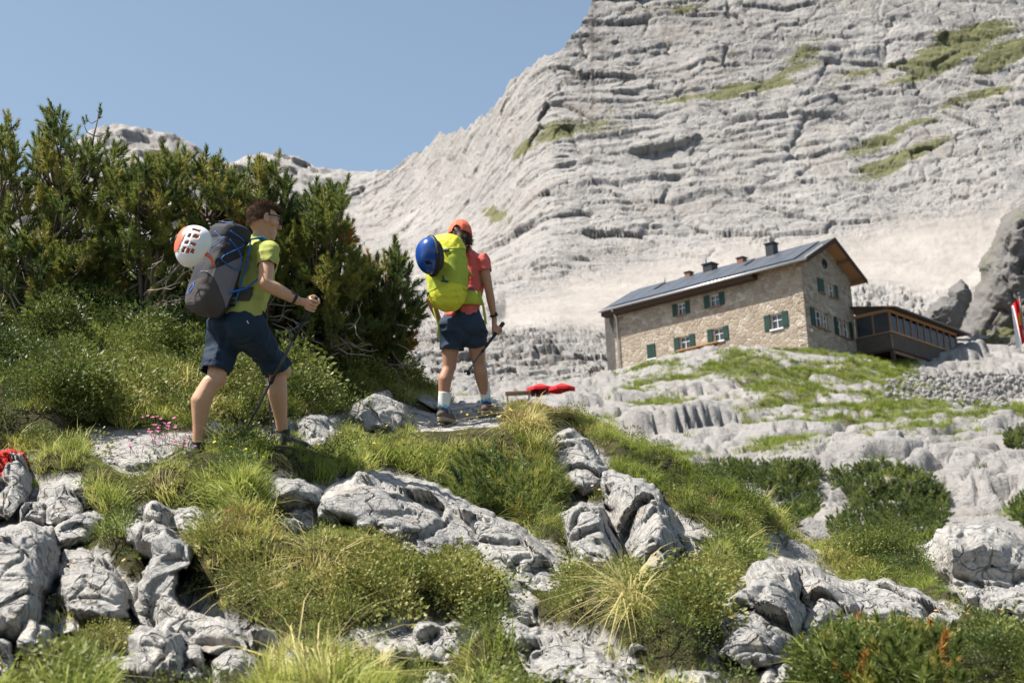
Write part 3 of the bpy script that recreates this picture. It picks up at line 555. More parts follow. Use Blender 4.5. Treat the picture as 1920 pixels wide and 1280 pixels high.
# far summit ridge on the left
fx = np.linspace(-200, 1000, 250)
fc = np.interp(fx, [-700,-200,60,110,150,185,205,235,262,290,320,350,380,396,430,470,500,545,600,650,720,800,1000], [420,380,330,300,270,248,243,240,247,251,256,268,285,300,312,300,290,296,315,320,322,330,345])
fc = fc + 4 * fbm(np.stack([fx / 22, 0 * fx, 0 * fx], -1), 4, 33)
ft = np.linspace(0, 1, 95)[:, None]; fy = 700 + (fc[None] - 700) * ft; fxx = np.repeat(fx[None], 95, 0)
fd = 560 + 240 * ft + 0 * fy; fb = PA(fxx, fy, fd)
fb = np.concatenate([fb] + [(fb[-1] + np.array([0, 20. * k, -6. * k]))[None] for k in range(1, 8)], 0)
ss = fb[..., 2] + 5 * fbm(fb * .012, 3, 41) + .04 * fb[..., 0]
def st2(s, lam, seed):
    k = np.floor(s / lam); fr = s / lam - k; a = _h(k.astype(np.int64), 0 * k.astype(np.int64), 0 * k.astype(np.int64), seed); return (0.3 + .7 * a) * np.clip(fr / .15, 0, 1) * (1 - .7 * fr)
c1, e1 = cells(fb * np.array([.03, .03, .06]), 121, 1.0); c2, e2 = cells(fb * np.array([.09, .09, .16]), 125, 1.0)
c3, e3 = cells(fb * np.array([.25, .25, .4]), 129, 1.2)
D = 5 * st2(ss, 14, 3) + 3.5 * st2(ss, 6, 7) + 3.0 * c1 + 2.2 * c2 + 1.3 * c3 + 4 * fbm(fb * .02, 5, 127) + 4 * ridged(fb * np.array([.05, .05, .012]), 3, 128)
Vf = fb + D[..., None] * np.array([-.1, -.8, .0])
o = mesh_np('far_ridge', Vf.reshape(-1, 3), grid_faces(*D.shape), M['mountain'], attrs={'green': 0 * D + .02, 'scree': 0 * D}); tag(o, kind='structure')
# shaded buttress at the right edge, beside the scree
def cliff_depth(px, py): return 126 + (640 - py) * 0.05 + (px - 1850) * -0.02
M['cliff'] = far_rock_mat('cliff_rock', 2.2, .55)  # mountain rock toned down, the buttress's shade put into its colour
def far_attrs(o, g):
    n = len(o.data.vertices); co = np.empty(n * 3, np.float32); o.data.vertices.foreach_get('co', co); co = co.reshape(-1, 3)
    v = np.clip(g + 0.3 * fbm(co * .25, 3, 5), 0, 1)
    for k, a in (('green', v), ('scree', 0 * v)):
        at = o.data.attributes.new(k, 'FLOAT', 'POINT'); at.data.foreach_set('value', a.astype(np.float32))
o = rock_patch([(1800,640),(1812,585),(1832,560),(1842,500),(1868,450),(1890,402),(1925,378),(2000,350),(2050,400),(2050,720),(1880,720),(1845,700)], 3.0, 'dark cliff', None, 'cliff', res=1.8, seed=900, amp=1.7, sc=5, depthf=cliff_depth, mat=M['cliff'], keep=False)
for k in ('label', 'category'): del o[k]
o['kind'] = 'structure'; far_attrs(o, .42)
def bd(px, py): return 114 + 0 * px
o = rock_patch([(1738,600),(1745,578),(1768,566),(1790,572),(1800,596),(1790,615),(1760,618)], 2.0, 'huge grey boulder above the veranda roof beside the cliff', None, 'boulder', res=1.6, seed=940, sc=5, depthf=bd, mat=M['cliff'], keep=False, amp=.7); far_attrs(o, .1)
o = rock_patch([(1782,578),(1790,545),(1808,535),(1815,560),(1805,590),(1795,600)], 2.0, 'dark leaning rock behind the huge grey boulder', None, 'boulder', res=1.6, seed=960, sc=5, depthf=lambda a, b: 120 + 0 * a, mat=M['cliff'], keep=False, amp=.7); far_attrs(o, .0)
# ------------------------------------------------------------------ the stone mountain hut
def stone_wall_mat():
    t = NT('rubble_stone_wall'); co = t.coord(kind='Object', sc3=(1, 1, 1.35))
    d = t.n('VectorMath', operation='ADD'); nz = t.n('TexNoise'); nz.inputs['Scale'].default_value = 2.5; t.l(co, nz.inputs['Vector'])
    sc_ = t.n('VectorMath', operation='SCALE'); sc_.inputs['Scale'].default_value = 0.25; t.l(nz.outputs['Color'], sc_.inputs[0])
    t.l(co, d.inputs[0]); t.l(sc_.outputs[0], d.inputs[1]); v = d.outputs[0]
    ed = t.vor(v, 2.5, 'DISTANCE_TO_EDGE'); colr = t.vor(v, 2.5, 'F1', 'Color')
    sep = t.n('SeparateColor'); t.l(colr, sep.inputs[0])
    c = t.ramp(sep.outputs[0], [(0, (0.25, 0.20, 0.155)), (0.4, (0.35, 0.29, 0.225)), (0.75, (0.42, 0.365, 0.29)), (1, (0.56, 0.51, 0.44))])
    c = t.mix(t.math('MULTIPLY', t.noise(co, 9, 5, .7), .5), c, (0.30, 0.24, 0.185))
    c = t.mix(t.ramp1(ed, 0.09, 0.02), c, (0.42, 0.355, 0.28))
    c = t.mix(t.math('MULTIPLY', t.ramp1(t.noise(co, .55, 4, .6), .5, .7), .45), c, (0.36, 0.295, 0.23))
    nm = t.bump(t.ramp1(ed, 0.0, 0.12), 0.8, 0.05); nm = t.bump(t.noise(co, 14, 4, .7), .5, .04, nm)
    return t.done(c, 0.95, nm, 0.1)
M['stone'] = stone_wall_mat()
M['darkstone'] = simple('dark_stone', (0.11, 0.10, 0.095), .95, .1, var=.5, vs=4, bump=.8, bs=6, bd=.06)
def wood_mat(name, a, b, sc=1.0):
    t = NT(name); co = t.coord(kind='Object', sc3=(3 * sc, 3 * sc, 30 * sc)); n = t.noise(co, 1.0, 5, .65, .8)
    return t.done(t.mix(n, a, b), .8, t.bump(n, .3, .01), .15)
M['wood'] = wood_mat('weathered_brown_wood', (0.16, 0.095, 0.06), (0.30, 0.19, 0.12))
M['wood_dark'] = wood_mat('dark_stained_wood', (0.045, 0.03, 0.022), (0.09, 0.06, 0.042))
M['wood_orange'] = wood_mat('larch_wood', (0.33, 0.17, 0.08), (0.46, 0.27, 0.14))
M['shutter'] = simple('green_shutter_paint', (0.013, 0.048, 0.034), .55, .35, var=.25, vs=3)
M['white'] = simple('white_window_paint', (0.72, 0.71, 0.68), .5, .4, var=.08)
M['metal'] = simple('zinc_gutter', (0.62, 0.62, 0.62), .35, .5, .8, var=.1)
M['tin'] = simple('dark_roof_tin', (0.10, 0.105, 0.115), .4, .5, .5, var=.2, vs=2)
M['black_tin'] = simple('black_chimney_tin', (0.022, 0.024, 0.028), .5, .4, var=.3, vs=4)
t = NT('solar_glass'); co = t.coord(kind='Object')
br = t.n('TexBrick'); br.offset = 0; br.inputs['Scale'].default_value = 6.0; br.inputs['Mortar Size'].default_value = 0.02
br.inputs['Color1'].default_value = (0.05, 0.056, 0.068, 1); br.inputs['Color2'].default_value = (0.06, 0.066, 0.08, 1); br.inputs['Mortar'].default_value = (0.13, 0.15, 0.18, 1); t.l(co, br.inputs['Vector'])
M['solar'] = t.done(br.outputs[0], 0.32, None, 0.9)
t = NT('window_glass'); co = t.coord(); M['glass'] = t.done(t.mix(t.noise(co, 1.5), (0.02, 0.025, 0.03), (0.045, 0.055, 0.07)), 0.06, None, 0.9)
def see_glass():
    t = NT('clear_glass'); tr = t.n('BsdfTransparent'); gl = t.n('BsdfGlossy'); gl.inputs['Roughness'].default_value = .03
    fr = t.n('Fresnel'); fr.inputs[0].default_value = 1.45; mx_ = t.n('MixShader'); t.l(fr.outputs[0], mx_.inputs[0]); t.l(tr.outputs[0], mx_.inputs[1]); t.l(gl.outputs[0], mx_.inputs[2])
    t.l(mx_.outputs[0], t.t.nodes['Material Output'].inputs[0]); return t.m
M['clear'] = see_glass()
M['slate'] = simple('dark_weathered_boards', (0.085, 0.07, 0.058), .8, .2, var=.4, vs=2.5, bump=.4, bs=9, bd=.02)
M['rust'] = simple('rust_brown_plaster', (0.22, 0.12, 0.08), .9, .1, var=.4, vs=2)

def add_box(bm, a, b, bev=0.0):
    x0, y0, z0 = a; x1, y1, z1 = b; x0, x1 = min(x0, x1), max(x0, x1); y0, y1 = min(y0, y1), max(y0, y1); z0, z1 = min(z0, z1), max(z0, z1)
    vs = [bm.verts.new(p) for p in ((x0,y0,z0),(x1,y0,z0),(x1,y1,z0),(x0,y1,z0),(x0,y0,z1),(x1,y0,z1),(x1,y1,z1),(x0,y1,z1))]
    fs = [bm.faces.new([vs[i] for i in f]) for f in ((0,3,2,1),(4,5,6,7),(0,1,5,4),(1,2,6,5),(2,3,7,6),(3,0,4,7))]
    if bev: bmesh.ops.bevel(bm, geom=list({e for f in fs for e in f.edges}), offset=bev, segments=1, affect='EDGES')
def box_obj(name, a, b, mat, parent=None, bev=0.0):
    bm = bmesh.new(); add_box(bm, a, b, bev); return bm_obj(name, bm, mat, parent)
def add_tube(bm, pts, r, seg=8, cap=True):
    pts = [Vector(p) for p in pts]; rs = r if isinstance(r, (list, tuple)) else [r] * len(pts); rings = []
    for i, p in enumerate(pts):
        d = (pts[min(i + 1, len(pts) - 1)] - pts[max(i - 1, 0)]).normalized(); q = d.to_track_quat('Z', 'Y')
        rings.append([bm.verts.new(p + q @ Vector((math.cos(2 * math.pi * k / seg) * rs[i], math.sin(2 * math.pi * k / seg) * rs[i], 0))) for k in range(seg)])
    for a, b in zip(rings, rings[1:]):
        for k in range(seg): bm.faces.new((a[k], a[(k + 1) % seg], b[(k + 1) % seg], b[k]))
    if cap: bm.faces.new(rings[0][::-1]); bm.faces.new(rings[-1])
def tube_obj(name, pts, r, mat, parent=None, seg=8, smooth=True):
    bm = bmesh.new(); add_tube(bm, pts, r, seg); return bm_obj(name, bm, mat, parent, smooth)
HL, HW, HE, HR, OV, OG = 14.86, 6.448, 5.895, 7.64, 0.70, 0.87
hut = empty('mountain_hut', (18.456, 95.0, 22.398 + 1.6), R_(50))
tag(hut, 'stone mountain hut with green shutters and a solar panelled roof', 'house')
def wall_plane(bm, us, zs, holes, f, depth):
    """rectangular wall from cut lines with reveals at holes; f maps (u, z, depth inward) to a point"""
    us = sorted(set(us + [h[0] for h in holes] + [h[1] for h in holes])); zs = sorted(set(zs + [h[2] for h in holes] + [h[3] for h in holes]))
    for u0, u1 in zip(us, us[1:]):
        for z0, z1 in zip(zs, zs[1:]):
            cu, cz = (u0 + u1) / 2, (z0 + z1) / 2
            if any(h[0] < cu < h[1] and h[2] < cz < h[3] for h in holes): continue
            bm.faces.new([bm.verts.new(f(*q)) for q in ((u0, z0, 0), (u1, z0, 0), (u1, z1, 0), (u0, z1, 0))])
    for (u0, u1, z0, z1) in holes:
        for (a, b) in (((u0, z0), (u1, z0)), ((u1, z0), (u1, z1)), ((u1, z1), (u0, z1)), ((u0, z1), (u0, z0))):
            bm.faces.new([bm.verts.new(f(*q)) for q in ((*a, 0), (*b, 0), (*b, depth), (*a, depth))])
ff = lambda u, z, d: Vector((d, u, z)); gf_ = lambda u, z, d: Vector((u, d, z))
fac = [(11.87, .62, 2.22, .95, 'closed'), (9.15, .80, 2.31, .86, 'open'), (6.5, .78, 2.32, .86, 'open'), (2.1, .84, 2.31, .98, 'open'), (9.22, .66, 4.64, .80, 'open'), (6.58, .76, 4.65, .80, 'open')]
gab = [(2.35, .72, 4.64, .86, 'closed'), (3.80, .72, 4.56, .86, 'right'), (1.68, 1.0, 2.33, 1.12, 'left'), (2.62, .62, 2.28, 1.12, 'none'), (4.35, .68, 2.22, 1.12, 'left'), (5.2, .8, 2.18, 1.12, 'right')]
def wall_part(name, us, zs, wins, f, mat):
    bm = bmesh.new(); wall_plane(bm, us, zs, [(w_[0] - w_[1] / 2, w_[0] + w_[1] / 2, w_[2] - w_[3] / 2, w_[2] + w_[3] / 2) for w_ in wins], f, .28)
    bmesh.ops.remove_doubles(bm, verts=bm.verts, dist=1e-4); bmesh.ops.recalc_face_normals(bm, faces=bm.faces)
    return bm_obj(name, bm, mat, hut)
wall_part('wall', [0.0, HL], [-4.0, HE], fac, ff, M['stone'])
wall_part('wall', [0.0, HW], [-4.0, HE], gab, gf_, M['stone'])
bm = bmesh.new()   # gable triangle, rear walls
bm.faces.new([bm.verts.new(p) for p in ((0, 0, HE), (HW, 0, HE), (HW / 2, 0, HR))]); bm.faces.new([bm.verts.new(p) for p in ((0, HL, HE), (HW / 2, HL, HR), (HW, HL, HE))])
for pl in (((HW, 0, -4), (HW, HL, -4), (HW, HL, HE), (HW, 0, HE)), ((0, HL, -4), (0, HL, HE), (HW, HL, HE), (HW, HL, -4))): bm.faces.new([bm.verts.new(p) for p in pl])
bm_obj('wall', bm, M['stone'], hut)
box_obj('wall_pier', (0.12, HL + .003, -4), (2.5, HL + .85, HE - .25), M['darkstone'], hut)
bm = bmesh.new(); r = random.Random(4)       # dressed corner stones between the two walls
z = -0.4; k = 0
while z < HE - .3:
    h = r.uniform(.22, .36); la, lb = (r.uniform(.45, .6), r.uniform(.22, .3)) if k % 2 else (r.uniform(.22, .3), r.uniform(.45, .6))
    q = box_obj('corner_stone', (-.022 - r.uniform(0, .012), -.022 - r.uniform(0, .012), z), (lb, la, z + h - .02), M['stone'], hut, .012); z += h; k += 1
bm.free()
def window(face, u, w_, z, h, mode, rr=random.Random(3)):
    fn = ff if face == 'f' else gf_
    def bx3(bm, u0, u1, z0, z1, d0, d1): add_box(bm, fn(u0, z0, d0), fn(u1, z1, d1))
    bm = bmesh.new(); u0, u1, z0, z1 = u - w_ / 2, u + w_ / 2, z - h / 2, z + h / 2; e = .06
    for a in ((u0, u0 + e, z0, z1), (u1 - e, u1, z0, z1), (u0 + e, u1 - e, z0, z0 + e), (u0 + e, u1 - e, z1 - e, z1)): bx3(bm, *a, .14, .20)
    bx3(bm, u - .022, u + .022, z0 + e, z1 - e, .15, .19); bx3(bm, u0 + e, u - .022, z + .05, z + .09, .15, .19); bx3(bm, u + .022, u1 - e, z + .05, z + .09, .15, .19)
    wn = bm_obj('window', bm, M['white'], hut)
    bm = bmesh.new(); bx3(bm, u0 + .01, u1 - .01, z0 + .01, z1 - .01, .205, .23); bm_obj('pane', bm, M['glass'], wn)
    bm = bmesh.new(); bx3(bm, u0 - .08, u1 + .08, z0 - .10, z0 - .003, -.09, .13); bm_obj('sill', bm, M['white'] if z < 3 and face == 'f' else M['wood'], wn)
    def shutter(a, b):
        bm = bmesh.new(); bx3(bm, a, b, z0 - .03, z1 + .03, -.055, -.015)
        for zz in (z0 + .1, z1 - .14): bx3(bm, a + .02, b - .02, zz, zz + .05, -.075, -.057)
        n = 4
        for i in range(n): x = a + (b - a) * (i + .5) / n; bx3(bm, x - (b - a) / n * .42, x + (b - a) / n * .42, z0 + .0, z1 - .0, -.064, -.0555)
        bm_obj('shutter', bm, M['shutter'], wn)
    hw = w_ / 2 + .01
    if mode == 'closed': shutter(u0 - .02, u - .006); shutter(u + .006, u1 + .02)
    if mode in ('open', 'left'): shutter(u0 - hw - .02, u0 - .02)
    if mode in ('open', 'right'): shutter(u1 + .02, u1 + hw + .02)
for a in fac: window('f', *a)
for a in gab: window('g', *a)
bm = bmesh.new()   # round attic window
ring = [(math.cos(2 * math.pi * k / 24), math.sin(2 * math.pi * k / 24)) for k in range(24)]
vo = [[bm.verts.new((3.15 + c * rr_, d, 6.25 + s_ * rr_)) for c, s_ in ring] for rr_, d in ((.33, -.002), (.33, -.04), (.26, -.04), (.26, -.002))]
for A, B in zip(vo, vo[1:]):
    for k in range(24): bm.faces.new((A[k], A[(k + 1) % 24], B[(k + 1) % 24], B[k]))
wn = bm_obj('round_window', bm, M['wood_dark'], hut)
bm = bmesh.new(); bm.faces.new([bm.verts.new((3.15 + c * .262, -.006, 6.25 + s_ * .262)) for c, s_ in ring]); bm_obj('pane', bm, M['glass'], wn)
box_obj('wall_sign', (.48, -.03, 1.27), (.72, -.004, 1.47), M['white'], hut)
# roof: two slabs, purlins, boarding, gutter, panels, chimneys
sl_ = (HR - HE) / (HW / 2); rt = .14
def roof_slab(x0, x1, mat, name, y0=-OG, y1=HL + .6, th=rt, lift=0.0, par=None):
    zf = lambda x: HE + sl_ * (x if x <= HW / 2 else HW - x) + .05 + lift
    bm = bmesh.new(); v = [bm.verts.new((x, y, zf(x) + dz)) for dz in (0, th) for x, y in ((x0, y0), (x1, y0), (x1, y1), (x0, y1))]
    for f in ((0, 3, 2, 1), (4, 5, 6, 7), (0, 1, 5, 4), (1, 2, 6, 5), (2, 3, 7, 6), (3, 0, 4, 7)): bm.faces.new([v[i] for i in f])
    return bm_obj(name, bm, mat, par or hut)
roof = roof_slab(-OV, HW / 2 - .001, M['tin'], 'roof'); roof2 = roof_slab(HW / 2 + .001, HW + OV, M['tin'], 'roof')
roof_slab(-OV + .03, HW / 2 - .01, M['wood_orange'], 'soffit', -OG + .05, HL + .5, .04, -.043); roof_slab(HW / 2 + .01, HW + OV - .03, M['wood_orange'], 'soffit', -OG + .05, HL + .5, .04, -.043)
for x in (-.25, 1.55, HW / 2, HW - 1.55, HW + .25):
    zz = HE + sl_ * (x if x <= HW / 2 else HW - x) - .02
    box_obj('purlin', (x - .07, -OG + .06, zz - .20), (x + .07, -.003, zz), M['wood'], hut)
for s0, s1 in ((-OV, HW / 2), (HW + OV, HW / 2)):
    bm = bmesh.new(); zf = lambda x: HE + sl_ * (x if x <= HW / 2 else HW - x) + .05
    v = [bm.verts.new((x, y, zf(x) + dz)) for y in (-OG - .05, -OG - .004) for x, dz in ((s0, -.16), (s1, -.16), (s1, .16), (s0, .16))]
    for f in ((0, 1, 2, 3), (7, 6, 5, 4), (0, 4, 5, 1), (1, 5, 6, 2), (2, 6, 7, 3), (3, 7, 4, 0)): bm.faces.new([v[i] for i in f])
    bmesh.ops.recalc_face_normals(bm, faces=bm.faces); bm_obj('barge_board', bm, M['wood_dark'], hut)
box_obj('fascia', (-OV + .05, 3.2, HE - .62), (-.004, HL + .55, HE - .30), M['wood_dark'], hut)
zg = HE - sl_ * OV + .05; tube_obj('gutter', [(-OV - .07, -OG, zg + .06), (-OV - .07, HL + .65, zg + .06)], .075, M['metal'], hut)
tube_obj('downpipe', [(-OV - .05, HL - .45, zg), (-.12, HL - .35, zg - .5), (-.12, HL - .35, -2)], .06, M['metal'], hut)
xs = [(-.42, 1.30), (1.36, 3.08)]; ny = 12; y0 = .15; dy = (HL - .2) / ny
for (a, b) in xs:
    for k in range(ny):
        if (a > 0 and k in (3,)) or (a > 0 and k in (9,)): continue
        roof_slab(a, b, M['solar'], 'solar_panel', y0 + k * dy + .02, y0 + (k + 1) * dy - .02, .035, rt + .06, roof)
for k in range(9):
    x = -.5 + k * .28; z_ = HE + sl_ * x + .05 + rt; box_obj('snow_guard', (x, -.70, z_ + .01), (x + .07, -.62, z_ + .07), M['white'], roof)
def chimney(y, x, w_, h, mat, cap=True):
    z_ = HE + sl_ * min(x, HW - x); c = box_obj('chimney', (x - w_ / 2, y - w_ / 2, z_ - .1), (x + w_ / 2, y + w_ / 2, z_ + h), mat, hut, .02)
    if cap: box_obj('chimney_cap', (x - w_ * .6, y - w_ * .6, z_ + h + .003), (x + w_ * .6, y + w_ * .6, z_ + h + .08), M['black_tin'], c)
    return c
chimney(3.55, 2.75, .62, .95, M['black_tin']); c = chimney(8.6, 3.0, .75, .62, M['black_tin']); tube_obj('flue_pipe', [(3.0, 8.9, HR + .4), (3.0, 8.9, HR + 1.25)], .05, M['tin'], c)
chimney(10.3, 2.9, .45, .48, M['rust']); chimney(6.0, 2.9, .5, .5, M['rust'])
tube_obj('flue_pipe', [(2.7, 12.2, HR - .4), (2.7, 12.2, HR + .35)], .05, M['tin'], hut)
# veranda on posts, to the right of the gable
ver = empty('timber_veranda', (18.456, 95.0, 22.398 + 1.6), R_(50)); tag(ver, 'dark timber veranda on posts beside the stone gable', 'veranda')
VX0, VX1, VY0, VY1 = 6.46, 16.2, -2.58, 0.5
box_obj('floor', (VX0, VY0 + .06, .50), (VX1, VY1, .66), M['wood_dark'], ver)
box_obj('parapet', (VX0, VY0, .62), (VX1, VY0 + .055, 1.70), M['slate'], ver); box_obj('parapet', (VX0 - .055, VY0 + .06, .62), (VX0 - .002, -.01, 1.70), M['slate'], ver); box_obj('parapet', (VX0, VY1 - .06, .67), (VX1, VY1, 1.2), M['slate'], ver)
box_obj('handrail', (VX0 - .1, VY0 - .05, 1.703), (VX1 + .05, VY0 + .12, 1.80), M['wood_orange'], ver); box_obj('handrail', (VX0 - .1, VY0 + .125, 1.703), (VX0 + .05, -.01, 1.80), M['wood'], ver)
for k in range(11):
    x = VX0 + (VX1 - VX0) * k / 10
    box_obj('window_post', (x - .07, VY0 - .02, 1.803), (x + .07, VY0 + .1, 3.05), M['wood'], ver)
    if k in (0, 5, 10): box_obj('window_post', (x - .07, VY1 - .12, 1.203), (x + .07, VY1, 2.98), M['wood_dark'], ver)
    if k < 10: box_obj('pane', (x + .075, VY0 + .03, 1.803), (x + .9, VY0 + .04, 3.04), M['clear'], ver)
for y in (VY0 + 1.25, -.09): box_obj('window_post', (VX0 - .05, y - .06, 1.803), (VX0 + .04, y + .06, 3.1), M['wood'], ver)
for y0_, y1_ in ((VY0 + .13, VY0 + 1.18), (VY0 + 1.32, -.16)): box_obj('pane', (VX0 - .02, y0_, 1.803), (VX0 - .008, y1_, 3.1), M['glass'], ver)
box_obj('lintel', (VX0 - .08, VY0 - .04, 3.053), (VX1 + .05, VY0 + .12, 3.22), M['wood_orange'], ver); box_obj('lintel', (VX0 - .08, VY0 + .125, 3.103), (VX0 + .06, -.01, 3.30), M['wood_orange'], ver)
bm = bmesh.new(); v = [bm.verts.new(p) for dz in (0, .09) for p in ((VX0 - .45, VY0 - .5, 3.20 + dz), (VX1 + 1.3, VY0 - .5, 3.20 + dz), (VX1 + 1.3, VY1 + .3, 3.42 + dz), (VX0 - .45, VY1 + .3, 3.95 + dz))]
for f in ((0, 3, 2, 1), (4, 5, 6, 7), (0, 1, 5, 4), (1, 2, 6, 5), (2, 3, 7, 6), (3, 0, 4, 7)): bm.faces.new([v[i] for i in f])
bm_obj('roof', bm, M['wood_dark'], ver); tube_obj('gutter', [(VX0 - .4, VY0 - .56, 3.24), (VX1 + 1.3, VY0 - .56, 3.24)], .06, M['tin'], ver)
for x in (VX0 + .1, 9.5, 12.6, VX1 - .15): box_obj('post', (x - .11, VY0 + .02, -2.6), (x + .11, VY0 + .24, .49), M['wood_dark'], ver)
box_obj('beam', (VX0, VY0 + .02, .33), (VX1, VY0 + .2, .497), M['wood'], ver)
box_obj('back_wall', (VX0 + .1, VY1 - .3, -3), (VX1, VY1 - .1, .49), M['rust'], ver)
tube_obj('vent_pipe', [(13.9, VY0 - .35, -1.6), (13.9, VY0 - .35, 1.25)], .11, M['metal'], ver)
bm = bmesh.new(); add_box(bm, (-.75, 6.2, 1.62), (-.25, 9.4, 1.70)); bench = bm_obj('seat_board', bm, M['wood_orange'])
be = empty('wooden_bench', (18.456, 95.0, 22.398 + 1.6), R_(50)); bench.parent = be; tag(be, 'long light wooden bench along the hut wall below the windows', 'bench')
for y in (6.5, 7.8, 9.1): box_obj('leg', (-.7, y - .04, .7), (-.3, y + .04, 1.617), M['wood'], be)

# red parasols and a table below the hut
M['red_cloth'] = simple('red_parasol_cloth', (0.55, 0.025, 0.03), .8, .2, var=.12, vs=2)
def parasol(px, py, d, half, label):
    c = PV(px, py, d); e = empty('parasol', (c.x, c.y, c.z - 2.1)); tag(e, label, 'parasol', 'red parasols left of the hut'); bm = bmesh.new()
    top = bm.verts.new((0, 0, 2.2)); n = 8; rim = [bm.verts.new((half * math.cos(2 * math.pi * (k + .5) / n), half * math.sin(2 * math.pi * (k + .5) / n), 1.9)) for k in range(n)]
    low = [bm.verts.new((v.co.x * 1.01, v.co.y * 1.01, 1.76)) for v in rim]
    for k in range(n): bm.faces.new((top, rim[k], rim[(k + 1) % n])); bm.faces.new((rim[k], low[k], low[(k + 1) % n], rim[(k + 1) % n]))
    bm_obj('canopy', bm, M['red_cloth'], e); tube_obj('pole', [(0, 0, -.6), (0, 0, 2.17)], .03, M['wood'], e)
    for k in range(n): tube_obj('rib', [(0, 0, 2.12), (half * math.cos(2 * math.pi * (k + .5) / n) * .97, half * math.sin(2 * math.pi * (k + .5) / n) * .97, 1.88)], .012, M['wood'], e, 5)
parasol(1012, 722, 82, .78, 'red parasol partly hidden behind the other red parasol'); parasol(1053, 721, 80, .72, 'red parasol nearest to the pale rock slab')
c = PV(978, 736, 76); e = empty('wooden_table', (c.x, c.y, c.z - .75)); tag(e, 'brown wooden table beside the red parasols', 'table')
box_obj('table_top', (-.8, -.4, .70), (.45, .4, .76), M['wood'], e)
for sx in (-.7, .35):
    for sy in (-.3, .3): box_obj('leg', (sx - .04, sy - .04, -.4), (sx + .04, sy + .04, .677), M['wood'], e)
# flag at the right edge
t = NT('flag_cloth'); co = t.coord(kind='Object'); sx_ = t.n('SeparateXYZ'); t.l(co, sx_.inputs[0])
cw = t.mix(t.math('GREATER_THAN', t.math('ADD', sx_.outputs['X'], t.math('MULTIPLY', sx_.outputs['Z'], .06)), -.33), (0.80, 0.79, 0.77), (0.58, 0.02, 0.025))
cw = t.mix(t.math('GREATER_THAN', t.math('ADD', sx_.outputs['Z'], t.math('MULTIPLY', sx_.outputs['X'], .5)), -.62), cw, (0.58, 0.02, 0.025))
gold = t.math('MULTIPLY', t.math('LESS_THAN', t.math('ABSOLUTE', t.math('ADD', sx_.outputs['X'], .13)), .05), t.math('LESS_THAN', t.math('ABSOLUTE', t.math('ADD', sx_.outputs['Z'], 1.1)), .28))
M['flag'] = t.done(t.mix(gold, cw, (0.75, 0.42, 0.03)), .8, None, .1)
top = PV(1911, 553, 70); e = empty('flagpole', (top.x, top.y, top.z - 6)); tag(e, 'slim dark flagpole at the right edge of the picture', 'pole'); tube_obj('pole', [(0, 0, -1.5), (0, 0, 6.0)], .035, M['tin'], e)
bm = bmesh.new(); bmesh.ops.create_uvsphere(bm, u_segments=10, v_segments=6, radius=.07, matrix=Matrix.Translation((0, 0, 6.05))); bm_obj('finial', bm, M['tin'], e, True)
nu, nv = 14, 26; U_, V_ = np.meshgrid(np.linspace(0, 1, nu), np.linspace(0, 1, nv)); wv = .10 * np.sin(U_ * 9 + V_ * 2) * (.3 + U_)
fv = np.stack([-.04 - U_ * (.36 + .10 * V_) + .0 * V_, wv, -.15 - V_ * 2.05 - U_ * .30], -1).reshape(-1, 3)
o = mesh_np('flag', fv, grid_faces(nv, nu), M['flag']); o.location = top; tag(o, 'red and white flag with a gold emblem hanging limp', 'flag')
# rubble heap in front of the veranda
def unit_ico(sub=1):
    bm = bmesh.new(); bmesh.ops.create_icosphere(bm, subdivisions=sub, radius=1); V = np.array([v.co[:] for v in bm.verts]); F = np.array([[v.index for v in f.verts] for f in bm.faces]); bm.free(); return V, F
def stones(name, pts, sizes, mat, label, cat):
    V0, F0 = unit_ico(1); Vs, Fs = [], []; r = np.random.default_rng(3)
    for i, (p, s_) in enumerate(zip(pts, sizes)):
        v = V0 * (1 + .28 * (r.random((len(V0), 1)) - .5)) * s_ * r.uniform(.6, 1.2, 3); a = r.uniform(0, 6.28); c_, q_ = math.cos(a), math.sin(a)
        v = np.stack([v[:, 0] * c_ - v[:, 1] * q_, v[:, 0] * q_ + v[:, 1] * c_, v[:, 2]], -1); Vs.append(v + p); Fs.append(F0 + i * len(V0))
    o = mesh_np(name, np.concatenate(Vs), np.concatenate(Fs), mat, smooth=False, attrs={'green': np.zeros(len(V0) * len(pts)), 'scree': np.zeros(len(V0) * len(pts))}); tag(o, label, cat, kind='stuff')
pts = []
r = np.random.default_rng(9)
while len(pts) < 1300:
    a, b = r.uniform(1660, 1960), r.uniform(688, 775)
    if (b > 700 + abs(a - 1830) * .05) and not (a < 1700 and b < 715):
        s_, d = mid_at(a, b, 76, 110)
        if d < 109: pts.append(s_ + np.array([0, 0, .05]))
stones('rubble', pts, r.uniform(.07, .24, len(pts)) , M['karst'], 'heap of pale loose rubble stones below the veranda', 'rubble')
